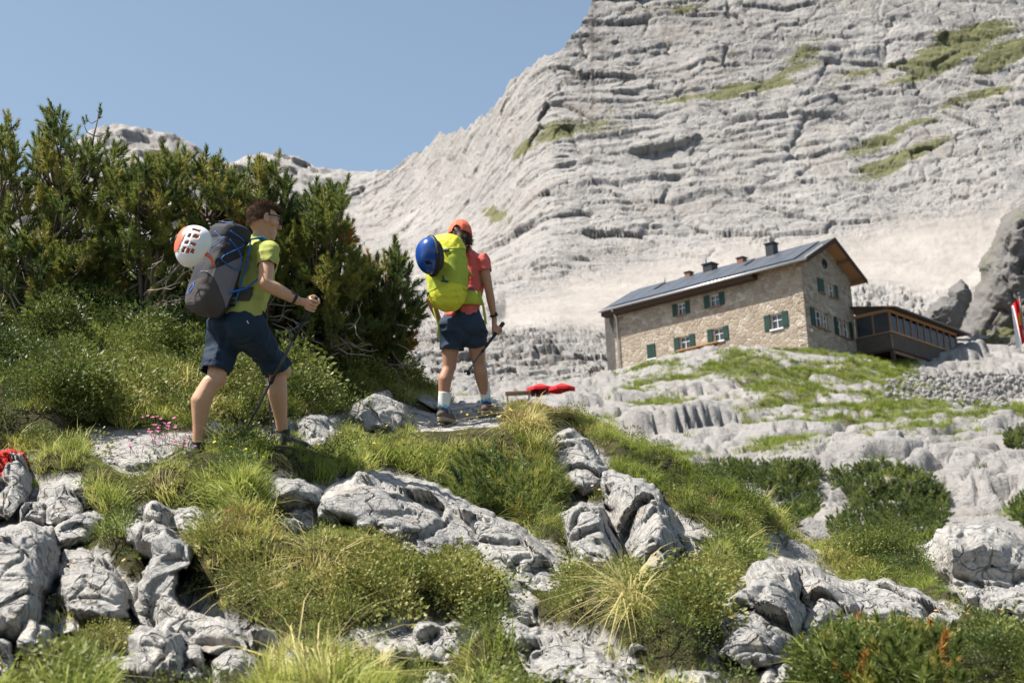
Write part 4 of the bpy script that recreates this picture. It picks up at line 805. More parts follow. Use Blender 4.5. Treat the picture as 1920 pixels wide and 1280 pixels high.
# ------------------------------------------------------------------ plants: materials and small source shapes
def leaf_mat(name, stops, rough=.55, transl=.45, spec=.25, kind='INSTANCER'):
    t = NT(name); ti = t.attr('tint', kind); co = t.coord(kind='Object'); oi = t.n('ObjectInfo')
    v = t.math('ADD', ti, t.math('MULTIPLY', t.math('SUBTRACT', t.noise(co, 30, 2), .5), .35), True)
    c = t.ramp(v, stops)
    t.done(c, rough, None, spec)
    tr = t.n('BsdfTranslucent'); t.l(c, tr.inputs[0]); mx_ = t.n('MixShader'); mx_.inputs[0].default_value = transl
    t.l(t.b.outputs[0], mx_.inputs[1]); t.l(tr.outputs[0], mx_.inputs[2]); t.l(mx_.outputs[0], t.t.nodes['Material Output'].inputs[0]); return t.m
M['grass'] = leaf_mat('grass_blades', [(0, (0.08, 0.11, 0.018)), (.4, (0.225, 0.285, 0.05)), (.75, (0.43, 0.44, 0.115)), (1, (0.68, 0.57, 0.27))], .5, .45)
M['leaf'] = leaf_mat('small_shrub_leaves', [(0, (0.028, 0.046, 0.012)), (.45, (0.105, 0.14, 0.030)), (.8, (0.25, 0.26, 0.065)), (1, (0.36, 0.23, 0.09))], .45, .3, .3)
M['needle'] = leaf_mat('pine_needles', [(0, (0.045, 0.072, 0.026)), (.4, (0.115, 0.155, 0.042)), (.72, (0.215, 0.255, 0.062)), (.88, (0.34, 0.30, 0.07)), (1, (0.46, 0.20, 0.05))], .45, .35, .3, 'GEOMETRY')
M['bark'] = simple('pine_bark', (0.13, 0.10, 0.08), .9, .1, var=.5, vs=15, bump=.6, bs=30, bd=.01)
M['twig'] = simple('dead_grey_twig', (0.30, 0.25, 0.21), .9, .1, var=.3, vs=15)
def blade_tuft(name, n, lmin, lmax, spread, lean, wid, droop, seed, mat):
    r = np.random.default_rng(seed); a = r.uniform(0, 6.283, n); rad = spread * np.sqrt(r.random(n)); L = r.uniform(lmin, lmax, n)
    b = np.stack([rad * np.cos(a), rad * np.sin(a), np.full(n, -.02)], -1); a2 = a + r.normal(0, .9, n); ln = lean * r.uniform(.25, 1.2, n)
    d = np.stack([np.cos(a2), np.sin(a2)], -1); side = np.stack([-d[:, 1], d[:, 0], 0 * a], -1)
    w_ = (wid * r.uniform(.7, 1.3, n))[:, None]
    def pt(t): h = t * (1 - droop * t * ln * .6); o = ln * t ** 1.7; return b + np.stack([d[:, 0] * o * L, d[:, 1] * o * L, h * L], -1)
    p0, p1, p2, p3 = pt(0.0), pt(.4), pt(.75), pt(1.0)
    V = np.stack([p0 - side * w_, p0 + side * w_, p1 - side * w_ * .9, p1 + side * w_ * .9, p2 - side * w_ * .6, p2 + side * w_ * .6, p3], 1).reshape(-1, 3)
    i = np.arange(n)[:, None] * 7; Q = np.concatenate([i + np.array([0, 1, 3, 2]), i + np.array([2, 3, 5, 4])]); T = i + np.array([4, 5, 6])
    return mesh_np(name, V, [Q, T], mat, smooth=True, lnk=False)
def sprig(name, n, R0, H, ls, seed, mat):
    r = np.random.default_rng(seed); a = r.uniform(0, 6.283, n); q = r.random(n) ** .6; el = r.uniform(.0, 1.0, n)
    c = np.stack([R0 * q * np.cos(a), R0 * q * np.sin(a), H * (el * (1 - .55 * q * q))], -1)
    out = np.stack([np.cos(a) * (.3 + q), np.sin(a) * (.3 + q), r.uniform(.1, 1.2, n)], -1) + r.normal(0, .35, (n, 3)); out /= np.linalg.norm(out, axis=-1, keepdims=True)
    s_ = np.cross(out, r.normal(0, 1, (n, 3))); s_ /= np.linalg.norm(s_, axis=-1, keepdims=True); L = (ls * r.uniform(.7, 1.4, n))[:, None]
    up = np.cross(s_, out)
    V = np.stack([c, c + out * L * .5 + s_ * L * .28 + up * L * .06, c + out * L, c + out * L * .5 - s_ * L * .28 + up * L * .06], 1).reshape(-1, 3); i = np.arange(n)[:, None] * 4
    return mesh_np(name, V, np.concatenate([i + np.array([0, 1, 2]), i + np.array([0, 2, 3])]), mat, smooth=False, lnk=False)
def shoot_np(n, L, nl, seed, wd=.0019, spread=1.0):
    r = np.random.default_rng(seed); t_ = np.sort(r.random(n)) ** .8; a = np.arange(n) * 2.39996 + r.normal(0, .3, n)
    b = np.stack([0 * t_, 0 * t_, t_ * L], -1)
    f = np.clip(1.25 - t_ * .95, .12, 1.3) * spread + r.normal(0, .15, n)           # angle off the axis
    d = np.stack([np.cos(a) * np.sin(f), np.sin(a) * np.sin(f), np.cos(f)], -1); ll = (nl * r.uniform(.7, 1.1, n))[:, None]
    s_ = np.cross(d, r.normal(0, 1, (n, 3))); s_ *= wd / np.linalg.norm(s_, axis=-1, keepdims=True)
    return np.stack([b - s_, b + s_, b + d * ll], 1)
SHOOT = {'near': [shoot_np(66, .092, .041, 90 + k, .0038) for k in range(6)], 'far': [shoot_np(38, .085, .045, 190 + k, .0048) for k in range(5)]}
def shoots_mesh(name, pts, dirs, scl, tint, parent, kind='near', r=np.random.default_rng(12)):
    d = dirs / np.linalg.norm(dirs, axis=-1, keepdims=True); n = len(pts); a = r.normal(0, 1, (n, 3)); x = np.cross(a, d); x /= np.linalg.norm(x, axis=-1, keepdims=True); y = np.cross(d, x)
    Rm = np.stack([x, y, d], -1) * np.asarray(scl)[:, None, None]; T = SHOOT[kind]; ix = r.integers(0, len(T), n); V = []; tt_ = []
    for k in range(len(T)):
        s_ = np.where(ix == k)[0]
        if len(s_): V.append((np.einsum('nij,mvj->nmvi', Rm[s_], T[k]) + pts[s_][:, None, None]).reshape(-1, 3)); tt_.append(np.repeat(np.asarray(tint)[s_], T[k].shape[0] * 3))
    V = np.concatenate(V); return mesh_np(name, V, np.arange(len(V)).reshape(-1, 3), M['needle'], parent=parent, smooth=False, attrs={'tint': np.concatenate(tt_)})
SRC = {}
SRC['lush'] = [blade_tuft('grass_tuft', 46, .07, .155, .05, .75, .0019, 1.0, k, M['grass']) for k in range(4)]
SRC['short'] = [blade_tuft('grass_tuft', 50, .03, .085, .06, .8, .0018, .8, 20 + k, M['grass']) for k in range(3)]
SRC['straw'] = [blade_tuft('straw_tuft', 34, .16, .34, .04, 1.3, .0016, 1.5, 40 + k, M['grass']) for k in range(3)]
SRC['leaf'] = [sprig('leafy_sprig', 120, .075, .10, .0135, 60 + k, M['leaf']) for k in range(4)]
SRC['mat'] = [sprig('leafy_mat', 110, .08, .05, .010, 80 + k, M['leaf']) for k in range(3)]
SRC['coarse'] = [blade_tuft('grass_clump', 40, .18, .42, .22, .7, .008, .8, 120 + k, M['grass']) for k in range(3)]
_gn = {}
def gn_tree(key):
    if key in _gn: return _gn[key]
    g = bpy.data.node_groups.new('scatter_' + key, 'GeometryNodeTree'); g.interface.new_socket('Geometry', in_out='INPUT', socket_type='NodeSocketGeometry'); g.interface.new_socket('Geometry', in_out='OUTPUT', socket_type='NodeSocketGeometry')
    N = g.nodes; i = N.new('NodeGroupInput'); o = N.new('NodeGroupOutput'); j = N.new('GeometryNodeJoinGeometry')
    for s_ in SRC[key][::-1]:
        x = N.new('GeometryNodeObjectInfo'); x.inputs['Object'].default_value = s_; x.inputs['As Instance'].default_value = True; g.links.new(x.outputs['Geometry'], j.inputs[0])
    p = N.new('GeometryNodeInstanceOnPoints'); p.inputs['Pick Instance'].default_value = True
    def na(name, typ): x = N.new('GeometryNodeInputNamedAttribute'); x.data_type = typ; x.inputs[0].default_value = name; return x.outputs[0]
    g.links.new(i.outputs[0], p.inputs['Points']); g.links.new(j.outputs[0], p.inputs['Instance'])
    g.links.new(na('idx', 'INT'), p.inputs['Instance Index']); e2r = N.new('FunctionNodeEulerToRotation'); g.links.new(na('rot', 'FLOAT_VECTOR'), e2r.inputs[0]); g.links.new(e2r.outputs[0], p.inputs['Rotation'])
    cx_ = N.new('ShaderNodeCombineXYZ')
    sc_ = na('scl', 'FLOAT')
    for k in range(3): g.links.new(sc_, cx_.inputs[k])
    g.links.new(cx_.outputs[0], p.inputs['Scale']); g.links.new(p.outputs[0], o.inputs[0]); _gn[key] = g; return g
def scatter(name, key, pts, rot, scl, tint, parent=None, org=None):
    pts = np.asarray(pts, float); n = len(pts); org = pts.mean(0) * 0 if org is None else org
    o = mesh_np(name, pts - org, [], None, parent=None); me = o.data; o.location = org
    if parent is not None: o.parent = parent; o.location = (0, 0, 0)
    for k, typ, arr in (('rot', 'FLOAT_VECTOR', np.asarray(rot, np.float32).ravel()), ('scl', 'FLOAT', np.asarray(scl, np.float32)), ('tint', 'FLOAT', np.asarray(tint, np.float32)), ('idx', 'INT', RNG.integers(0, len(SRC[key]), n).astype(np.int32))):
        a = me.attributes.new(k, typ, 'POINT'); a.data.foreach_set('vector' if typ == 'FLOAT_VECTOR' else 'value', arr)
    md = o.modifiers.new('scatter', 'NODES'); md.node_group = gn_tree(key); return o
def dir_euler(d, roll=None):
    """euler angles that turn +Z to direction d (n,3)"""
    d = d / np.linalg.norm(d, axis=-1, keepdims=True); n = len(d)
    th = np.arccos(np.clip(d[:, 2], -1, 1)); ph = np.arctan2(d[:, 1], d[:, 0])      # Rz(ph) Ry(th)
    return np.stack([0 * th, th, ph], -1)

# ------------------------------------------------------------------ mountain pines
def pine(name, label, base, poly, dfun, nclus, thick, key='near', sscale=1.0, group=None, bark=True, seed=0, dead=0.02, deadpx=None, per=(6, 10), stems=4, tint0=.63, dens=1.3):
    """multi-stemmed pine: crown outline given by poly (photo pixels) around depth dfun, real thickness `thick` metres"""
    r = np.random.default_rng(seed); poly = np.array(poly, float); base = np.array(base, float)
    x0, y0 = poly.min(0); x1, y1 = poly.max(0); C = []; tries = 0; nclus = int(nclus * dens)
    mpp = dfun(*poly.mean(0)) / FPX
    while len(C) < nclus and tries < nclus * 60:
        tries += 1; p = np.array([r.uniform(x0, x1), r.uniform(y0, y1)]); sd = float(poly_dist(p[None], poly)[0])
        if sd < 0: continue
        dd = min(1.0, sd * mpp / (thick * .8)); off = r.uniform(-1, 1) * thick * math.sqrt(max(.08, 1 - (1 - dd) ** 2))
        c = P(p[0], p[1], dfun(*p) + off)
        if len(C) and min(np.linalg.norm(np.array([q[0] for q in C]) - c, axis=1)) < .085 * sscale: continue
        C.append((c, p, off))
    e = empty(name, tuple(base)); tag(e, label, 'pine', group)
    bm = bmesh.new(); cen = np.mean([c[0] for c in C], 0)
    st = []
    for k in range(stems):      # main stems
        c = C[int(r.integers(len(C)))][0]; tgt = cen * .35 + c * .65; tgt[2] = max(tgt[2], base[2] + .3 * sscale)
        mid_ = base * .5 + tgt * .5 + np.array([r.normal(0, .1), r.normal(0, .1), -.12 * abs(tgt[2] - base[2])]) * sscale
        ts = np.linspace(0, 1, 7)[:, None]; cv = (1 - ts) ** 2 * base + 2 * ts * (1 - ts) * mid_ + ts ** 2 * tgt; st.append(cv)
        add_tube(bm, [Vector(q - base) for q in cv], [(.024 - .014 * t_) * (sscale if key == 'near' and sscale >= 1 else .3 * sscale) for t_ in np.linspace(0, 1, 7)], 6)
    allst = np.concatenate([a[:-1] if sscale == 1.0 else a[:4] for a in st]); S, D, SC_, T = [], [], [], []
    for (c, p, off) in C:
        lower = allst[allst[:, 2] < c[2] + .02]; lower = lower if len(lower) else allst
        s0 = lower[np.argmin(np.linalg.norm(lower - c, axis=1) + r.random(len(lower)) * .12)]
        ax = np.array([0, 0, 1.0]) + .8 * (c - cen) * np.array([1, 1, .2]) / (np.linalg.norm(c - cen) + 1e-6) + r.normal(0, .30, 3); ax /= np.linalg.norm(ax)
        Lc = r.uniform(.10, .24) * sscale; root = c - ax * Lc
        mid_ = (s0 + root) / 2 + np.array([0, 0, -.06]) * sscale + r.normal(0, .03, 3) * sscale
        ts = np.linspace(0, 1, 5)[:, None]; cv = (1 - ts) ** 2 * s0 + 2 * ts * (1 - ts) * mid_ + ts ** 2 * root
        if bark: add_tube(bm, [Vector(q - base) for q in cv] + [Vector(c - base)], [.011 * sscale, .010 * sscale, .008 * sscale, .007 * sscale, .0055 * sscale, .003 * sscale], 5)
        dn = 0.0
        if deadpx is not None:
            for (dx, dy, dr) in deadpx:
                if math.hypot(p[0] - dx, p[1] - dy) < dr: dn = .2
        isdead = r.random() < max(dead, dn); ct = r.normal(0, .17)
        S.append(c); D.append(ax); SC_.append(r.uniform(1.15, 1.5)); T.append((isdead, ct))
        for k in range(int(r.integers(*per))):
            q = r.random() ** .7; az_ = r.uniform(0, 6.283); perp = np.cross(ax, [math.cos(az_), math.sin(az_), .3]); perp /= np.linalg.norm(perp)
            dv = ax * r.uniform(.5, 1.1) + perp * r.uniform(.5, 1.0) + np.array([0, 0, .25]); dv /= np.linalg.norm(dv)
            S.append(root + ax * Lc * (1 - q) + dv * .03 * sscale); D.append(dv); SC_.append(r.uniform(.85, 1.3)); T.append((isdead, ct))
    bm_obj('trunk', bm, M['bark'], e, True)
    tint = np.array([(.98 + .02 * r.random()) if t_[0] else np.clip(tint0 + t_[1] + r.normal(0, .09), 0, .84) for t_ in T])
    shoots_mesh('crown', np.array(S) - base, np.array(D), np.array(SC_) * sscale, tint, e, key)
    return e
GP = 'mountain pines behind the hikers'
B_ = lambda px, py, d: P(px, py, d)
deads = [(60, 400, 0), (600, 450, 45), (575, 430, 30), (640, 470, 30), (270, 540, 40), (330, 520, 45), (300, 575, 45), (235, 570, 25)]
pine('mountain_pine', 'tall dark mountain pine cut by the left edge', B_(-20, 640, 13.4), [(-90,260),(-20,240),(5,218),(22,218),(40,250),(75,244),(85,290),(95,350),(110,430),(100,540),(60,600),(-90,600)], lambda x, y: 13.6 + .0 * x, 78, .75, group=GP, seed=1, deadpx=deads)
pine('mountain_pine', 'mountain pine with a bare forked twig on its top', B_(120, 630, 13.2), [(60,300),(72,250),(100,212),(128,206),(152,222),(160,262),(178,272),(205,268),(228,300),(235,380),(228,480),(210,570),(120,600),(70,560),(58,400)], lambda x, y: 13.3, 88, .7, group=GP, seed=2, deadpx=deads)
pine('mountain_pine', 'mountain pine left of the white climbing helmet', B_(270, 640, 12.8), [(200,330),(235,295),(270,300),(300,288),(330,290),(345,330),(342,400),(335,500),(310,590),(250,610),(200,580),(190,440)], lambda x, y: 13.0, 92, .6, group=GP, seed=3, deadpx=deads)
pine('mountain_pine', 'mountain pine right above the white climbing helmet', B_(380, 640, 13.3), [(318,310),(345,282),(362,278),(376,300),(392,308),(410,288),(424,318),(438,322),(450,380),(445,480),(440,600),(340,610),(325,440)], lambda x, y: 13.4, 82, .6, group=GP, seed=4)
pine('mountain_pine', 'mountain pine behind the head of the hiker with the dark rucksack', B_(490, 650, 13.6), [(425,330),(450,318),(480,324),(505,312),(520,306),(536,325),(546,352),(560,400),(562,500),(550,580),(440,590),(430,450)], lambda x, y: 13.7, 85, .6, group=GP, seed=5)
pine('mountain_pine', 'dense mountain pine with rusty shoots right of the hiker', B_(610, 690, 13.6), [(540,400),(560,370),(585,356),(610,342),(625,345),(640,342),(655,368),(655,420),(676,480),(690,560),(690,640),(640,668),(545,660),(530,560),(535,460)], lambda x, y: 13.7, 130, .65, group=GP, seed=6, deadpx=deads)
pine('mountain_pine', 'low bushy mountain pine nearest to the woman', B_(700, 720, 14.2), [(640,560),(668,500),(688,482),(700,500),(722,492),(740,462),(752,470),(760,510),(782,560),(790,610),(772,642),(742,682),(690,690),(645,680),(630,620)], lambda x, y: 14.2, 100, .55, group=GP, seed=7, tint0=.42)
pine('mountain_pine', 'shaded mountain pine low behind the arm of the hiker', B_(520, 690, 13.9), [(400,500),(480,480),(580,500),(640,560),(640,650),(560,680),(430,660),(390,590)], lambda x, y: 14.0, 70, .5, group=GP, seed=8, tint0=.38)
pine('mountain_pine', 'mountain pine with many bare lower branches at left', B_(60, 660, 12.9), [(-60,430),(40,420),(120,440),(200,470),(240,520),(230,575),(120,600),(20,590),(-60,560)], lambda x, y: 12.95, 66, .4, group=GP, seed=9, deadpx=deads)
# bare forked twig and dead grey branches under the crowns (parts of the pines)
bm = bmesh.new(); a0 = PV(168, 330, 13.2)
tp = [PV(168, 330, 13.2), PV(172, 280, 13.2), PV(176, 255, 13.2), PV(183, 225, 13.2), PV(186, 206, 13.2)]
add_tube(bm, tp, [.010, .009, .008, .006, .004], 5); add_tube(bm, [tp[2], PV(163, 248, 13.2), PV(158, 236, 13.2)], [.006, .005, .003], 5); add_tube(bm, [tp[2], PV(187, 256, 13.2), PV(197, 250, 13.2)], [.006, .005, .003], 5); add_tube(bm, [tp[3], PV(172, 232, 13.25), PV(165, 226, 13.25)], [.005, .004, .003], 5)
o = bm_obj('bare_twig', bm, M['twig']); pt_ = [x for x in bpy.data.objects if x.get('label', '').startswith('mountain pine with a bare')][0]; o.parent = pt_; o.matrix_parent_inverse = Matrix.Translation(-Vector(pt_.location))
S = [P(186, 214, 13.2), P(186, 224, 13.2), P(160, 236, 13.2), P(164, 230, 13.2), P(199, 258, 13.2), P(200, 264, 13.2)]
shoots_mesh('twig_needles', np.array(S) - np.array(pt_.location), np.array([[.1, 0, 1], [.2, 0, 1], [-.3, 0, 1], [-.2, .1, 1], [.2, 0, 1], [.3, .2, 1]]), [.9, .8, .8, .7, .9, .8], [.4, .45, .4, .35, .5, .45], pt_)
rr_ = np.random.default_rng(77); tw = [x for x in bpy.data.objects if x.get('group') == GP]
for tr in tw:
    bm = bmesh.new(); b0 = np.array(tr.location)
    for k in range(16):
        px0, py0 = pix(b0); a = rr_.uniform(-130, 130); st_ = P(px0 + a * .3, py0 - rr_.uniform(20, 110), 0 * px0 + (b0 - CAM) @ _F - .25)
        cur = st_ - b0; dv = np.array([np.sign(a) * rr_.uniform(.3, 1), rr_.uniform(-.6, .1), rr_.uniform(-.25, .25)]); pts = [cur.copy()]
        for q in range(5): dv = dv + rr_.normal(0, .35, 3); dv /= np.linalg.norm(dv); cur = cur + dv * rr_.uniform(.05, .10); pts.append(cur.copy())
        add_tube(bm, [Vector(p) for p in pts], [.008, .007, .006, .005, .004, .002], 5)
        p2 = pts[3]; dv2 = rr_.normal(0, 1, 3); dv2 /= np.linalg.norm(dv2); add_tube(bm, [Vector(p2), Vector(p2 + dv2 * .07), Vector(p2 + dv2 * .12 + np.array([0, 0, .03]))], [.004, .003, .002], 4)
    bm_obj('dead_branches', bm, M['twig'], tr, True)
# dwarf pines on the karst slope and young pines in front
GD = 'dwarf pines on the pale karst slope'
def kd(px, py, up=.25):
    s_, d = mid_at(px, py, 20, 60); return d - up
_dc = {}
def kdf(x, y):
    k = (round(x / 12), round(y / 12))
    if k not in _dc: _dc[k] = kd(k[0] * 12, k[1] * 12)
    return _dc[k]
for i, (pl, lb, n) in enumerate([
    ([(1548,905),(1565,880),(1620,868),(1690,872),(1745,890),(1775,925),(1780,965),(1760,1005),(1690,1012),(1600,1008),(1555,1000),(1560,975),(1590,960),(1600,930)], 'largest dwarf pine thicket on the pale slope', 300),
    ([(1405,900),(1420,868),(1480,862),(1530,872),(1545,890),(1530,915),(1490,928),(1430,922)], 'dwarf pine thicket in the middle of the pale slope', 110),
    ([(1315,885),(1330,866),(1380,862),(1412,872),(1405,900),(1360,915),(1330,905)], 'small dwarf pine nearest to the grassy ridge on the pale slope', 80),
    ([(1452,985),(1470,950),(1505,932),(1530,925),(1540,945),(1515,970),(1480,992)], 'narrow dwarf pine strip below the middle thicket', 60),
    ([(1885,830),(1890,808),(1920,800),(1960,805),(1960,835),(1910,838)], 'dwarf pine at the right edge above the pale slab', 45),
    ([(1895,975),(1900,940),(1925,925),(1970,930),(1970,985),(1920,990)], 'dwarf pine at the right edge above the round boulder', 50)]):
    c = np.mean(pl, 0); s_, d = mid_at(c[0], max(p[1] for p in pl) - 4, 20, 60)
    pine('dwarf_pine', lb, s_, pl, kdf, n, .22, 'far', sscale=1.6, group=GD, seed=30 + i, bark=False, stems=2, per=(5, 9), tint0=.38, dead=.0, dens=1.5)
def nd(px, py): return float(cast(np.array([float(px)]), np.array([float(py)]), dep=True)[0])
_nc = {}
def ndf(x, y):
    k = (round(x / 14), round(y / 14))
    if k not in _nc: _nc[k] = nd(k[0] * 14, k[1] * 14) - .12
    return _nc[k]
pine('young_pine', 'young pine clump below the feet of the woman', cast(np.array([940.]), np.array([950.]))[0], [(850,930),(855,885),(885,850),(930,842),(960,860),(985,890),(1030,905),(1062,870),(1070,920),(1050,955),(1000,965),(940,955),(890,960)], ndf, 62, .10, sscale=.85, seed=50, per=(3, 6), dens=1.3, stems=5, tint0=.58, group='young pines in the foreground')
pine('young_pine', 'young pine in the lower right foreground', cast(np.array([1650.]), np.array([1285.]))[0], [(1505,1290),(1520,1235),(1560,1200),(1595,1160),(1610,1165),(1640,1195),(1700,1185),(1730,1205),(1770,1195),(1790,1240),(1800,1300),(1600,1310)], ndf, 85, .14, sscale=.8, seed=51, per=(3, 6), dens=1.3, stems=6, tint0=.55, dead=.06, group='young pines in the foreground')

# ------------------------------------------------------------------ turf, leafy ground cover and flowers on the hillside
n = 85000; sx = RNG.uniform(-6.6, 6.6, n); sy = RNG.uniform(3.4, 17.0, n); sz = zn(sx, sy)
ppx_, ppy_ = pix(np.stack([sx, sy, sz], -1)); k = (ppx_ > -90) & (ppx_ < 2010) & (ppy_ > 480) & (ppy_ < 1400)
dens = np.clip(9.0 / sy, .35, 1.6); k &= RNG.random(n) < .8 + 0 * dens
sx, sy, sz, ppx_, ppy_ = (a[k] for a in (sx, sy, sz, ppx_, ppy_))
turf_ = bil(tm, NX0, NY0, NST, sx, sy); k = RNG.random(len(sx)) < np.where(turf_ > .5, 1.0, .035); sx, sy, sz, ppx_, ppy_ = (a[k] for a in (sx, sy, sz, ppx_, ppy_))
onr = np.full(len(sx), -9.0)
for pw in ROCKS: onr = np.maximum(onr, poly_dist(np.stack([sx, sy], -1), pw))
k = ~in_rock(ppx_, ppy_) | (RNG.random(len(sx)) < .02); sx, sy, sz, ppx_, ppy_ = (a[k] for a in (sx, sy, sz, ppx_, ppy_))
gxn, gyn = np.gradient(NZ, NST, axis=1), np.gradient(NZ, NST, axis=0); nx_ = -bil(gxn, NX0, NY0, NST, sx, sy); ny_ = -bil(gyn, NX0, NY0, NST, sx, sy); nrm = np.stack([nx_, ny_, 1 + 0 * nx_], -1); nrm /= np.linalg.norm(nrm, axis=-1, keepdims=True)
q3 = np.stack([sx, sy, 0 * sx], -1); f1 = fbm(q3 * 1.1, 3, 201); f2 = fbm(q3 * 2.6, 3, 205); f3 = fbm(q3 * .8, 2, 207)
def zone(polys):
    m_ = np.full(len(sx), -999.0)
    for p in polys: m_ = np.maximum(m_, poly_dist(np.stack([ppx_, ppy_], -1), p))
    return m_ + 30 * f2
leafz = zone([[(-100,560),(400,560),(800,640),(800,770),(640,780),(560,800),(420,810),(330,830),(130,820),(90,850),(-100,840)], [(140,1005),(250,1000),(300,1050),(280,1110),(200,1110)], [(330,1060),(480,1060),(520,1140),(440,1190),(360,1150)], [(1000,1130),(1060,1090),(1200,1110),(1360,1060),(1460,1090),(1420,1180),(1350,1270),(1150,1250),(1020,1190)],
              [(1490,1290),(1560,1180),(1720,1185),(1860,1165),(1990,1190),(1990,1320),(1490,1320)], [(120,1160),(240,1170),(230,1240),(110,1250)], [(560,1060),(800,1080),(950,1130),(930,1200),(700,1190),(560,1140)], [(690,930),(780,930),(790,1010),(720,1000)]])
matz = zone([[(1235,880),(1330,900),(1450,1000),(1440,1020),(1300,1000),(1230,950)], [(1520,1060),(1720,1075),(1740,1100),(1560,1095)], [(930,740),(1050,780),(1240,870),(1230,900),(1090,850),(950,800)], [(400,980),(520,960),(540,1010),(430,1020)]])
strawz = zone([[(1080,1110),(1250,1100),(1240,1180),(1100,1190)], [(960,900),(1040,960),(1060,1030),(960,1010)], [(430,1080),(640,1040),(660,1100),(480,1130)]])
front = np.ones(len(sx))      # plants in front of a rock stay low
for hh_, fv_ in ((.17, .75), (.12, .55), (.08, .38), (.045, .22)):
    a_, b_ = pix(np.stack([sx, sy, sz + hh_], -1)); front = np.where(in_rock(a_, b_), np.minimum(front, fv_), front)
u = RNG.random(len(sx))
kind = np.where(leafz > 0, np.where(u < .80, 0, np.where(u < .9, 1, 2)), np.where(matz > 0, np.where(u < .72, 3, np.where(u < .97, 2, 1)), np.where(u < .14, 0, np.where(u < .62, 1, np.where(u < .9, 2, 3)))))
kind = np.where((strawz > 10) & (u < .45), 4, kind); kind = np.where((u > .985), 4, kind)
kind = np.where((front < .9) & (kind != 3) & (kind != 0), 2, kind)
kind = np.where((f1 > .28) & (kind == 1) & (u < .5), 0, kind)
low = np.minimum(np.minimum(np.hypot(ppx_ - 365, ppy_ - 870) / 45, np.hypot(ppx_ - 533, ppy_ - 838) / 40), np.minimum(np.hypot(ppx_ - 830, ppy_ - 800) / 45, np.hypot(ppx_ - 915, ppy_ - 786) / 45))
upl = (ppx_ < 800) & (ppy_ < 820); f5 = fbm(q3 * 3.6, 3, 211); f6 = fbm(q3 * 1.7, 2, 213)
keepu = ~upl | (RNG.random(len(sx)) < sstep(-.42, .05, f5 + .3 * f6))
kind = np.where(upl & (f6 > .12) & (RNG.random(len(sx)) < .55), 1, kind)
nmz = ('leaf', 'lush', 'short', 'mat', 'straw'); onm = {'leaf': ('leafy_ground_cover', 'dark leafy dwarf shrubs covering the slope'), 'lush': ('tall_grass', 'bright green grass tussocks on the hillside'), 'short': ('short_turf', 'short dense turf between the rocks'), 'mat': ('cushion_plants', 'low brownish green cushion plants along the crest'), 'straw': ('dry_grass', 'long dry yellow grass stalks hanging between the rocks')}
for i, key in enumerate(nmz):
    k = np.where((kind == i) & keepu & (RNG.random(len(sx)) < np.clip(low * 1.6, .7, 1)))[0]; m_ = len(k)
    if not m_: continue
    up = nrm[k] * .5 + np.array([0, 0, .7]) + RNG.normal(0, .18, (m_, 3)) + (np.array([.25, -.35, -.15]) if key == 'straw' else 0)
    e_ = dir_euler(up); e_[:, 0] = 0
    base_t = {'leaf': .54, 'lush': .58, 'short': .56, 'mat': .74, 'straw': .85}[key]; sc0 = {'leaf': 1.05, 'lush': 1.0, 'short': 1.1, 'mat': 1.0, 'straw': .9}[key]
    scl = front[k] * sc0 * RNG.uniform(.65, 1.35, m_) * np.clip(1 + .85 * f2[k], .45, 1.7) * np.where(low[k] < .7, .28, np.where(low[k] < 1.1, .5, 1.0))
    if key in ('leaf',): scl = scl * np.where((ppy_[k] < 830) & (ppx_[k] < 800), 1.15 * np.clip(1 + 1.1 * f5[k], .5, 1.9), 1.0)
    pos = np.stack([sx, sy, sz], -1)[k]; tn = np.clip(base_t + .38 * f3[k] + .34 * f2[k] + RNG.normal(0, .12, m_), .03, .97)
    if key == 'leaf': tn = np.where((ppy_[k] < 830) & (ppx_[k] < 800), np.clip(tn - .14 + .22 * (RNG.random(m_) < .15), .03, .80), np.clip(tn, .03, .84))  # upper left slope: its deep shade is put into a darker leaf tint
    if key == 'leaf': pos[:, 2] += RNG.uniform(0, .10, m_) * np.where((ppy_[k] < 830) & (ppx_[k] < 800), np.clip(.6 + 3.0 * f5[k], 0, 2.2), .6) * front[k]
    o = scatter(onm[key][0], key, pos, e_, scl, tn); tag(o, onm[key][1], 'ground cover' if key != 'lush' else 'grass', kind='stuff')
# turf on the knoll below the hut and between the slabs
S, T = [], []
r = np.random.default_rng(5); GI = np.argwhere(np.ones_like(MZ0)); gmid = None
gm = mesh_green_mid
w_ = np.clip(gm - .33, 0, 1) * (RR ** 2); w_ = w_ / w_.sum(); ch = r.choice(w_.size, 9000, p=w_.ravel())
S = np.stack([mx.ravel()[ch], my.ravel()[ch], MZ.ravel()[ch]], -1) + np.stack([r.normal(0, .12, 9000), r.normal(0, .12, 9000), 0 * r.random(9000)], -1); S[:, 2] = zm(S[:, 0], S[:, 1]) - .03
o = scatter('alpine_turf', 'coarse', S, np.stack([r.normal(0, .15, 9000), r.normal(0, .15, 9000), r.uniform(0, 6.28, 9000)], -1), r.uniform(.45, 1.0, 9000), np.clip(r.normal(.36, .16, 9000), 0, 1)); tag(o, 'patchy alpine turf on the knoll below the hut', 'grass', kind='stuff')
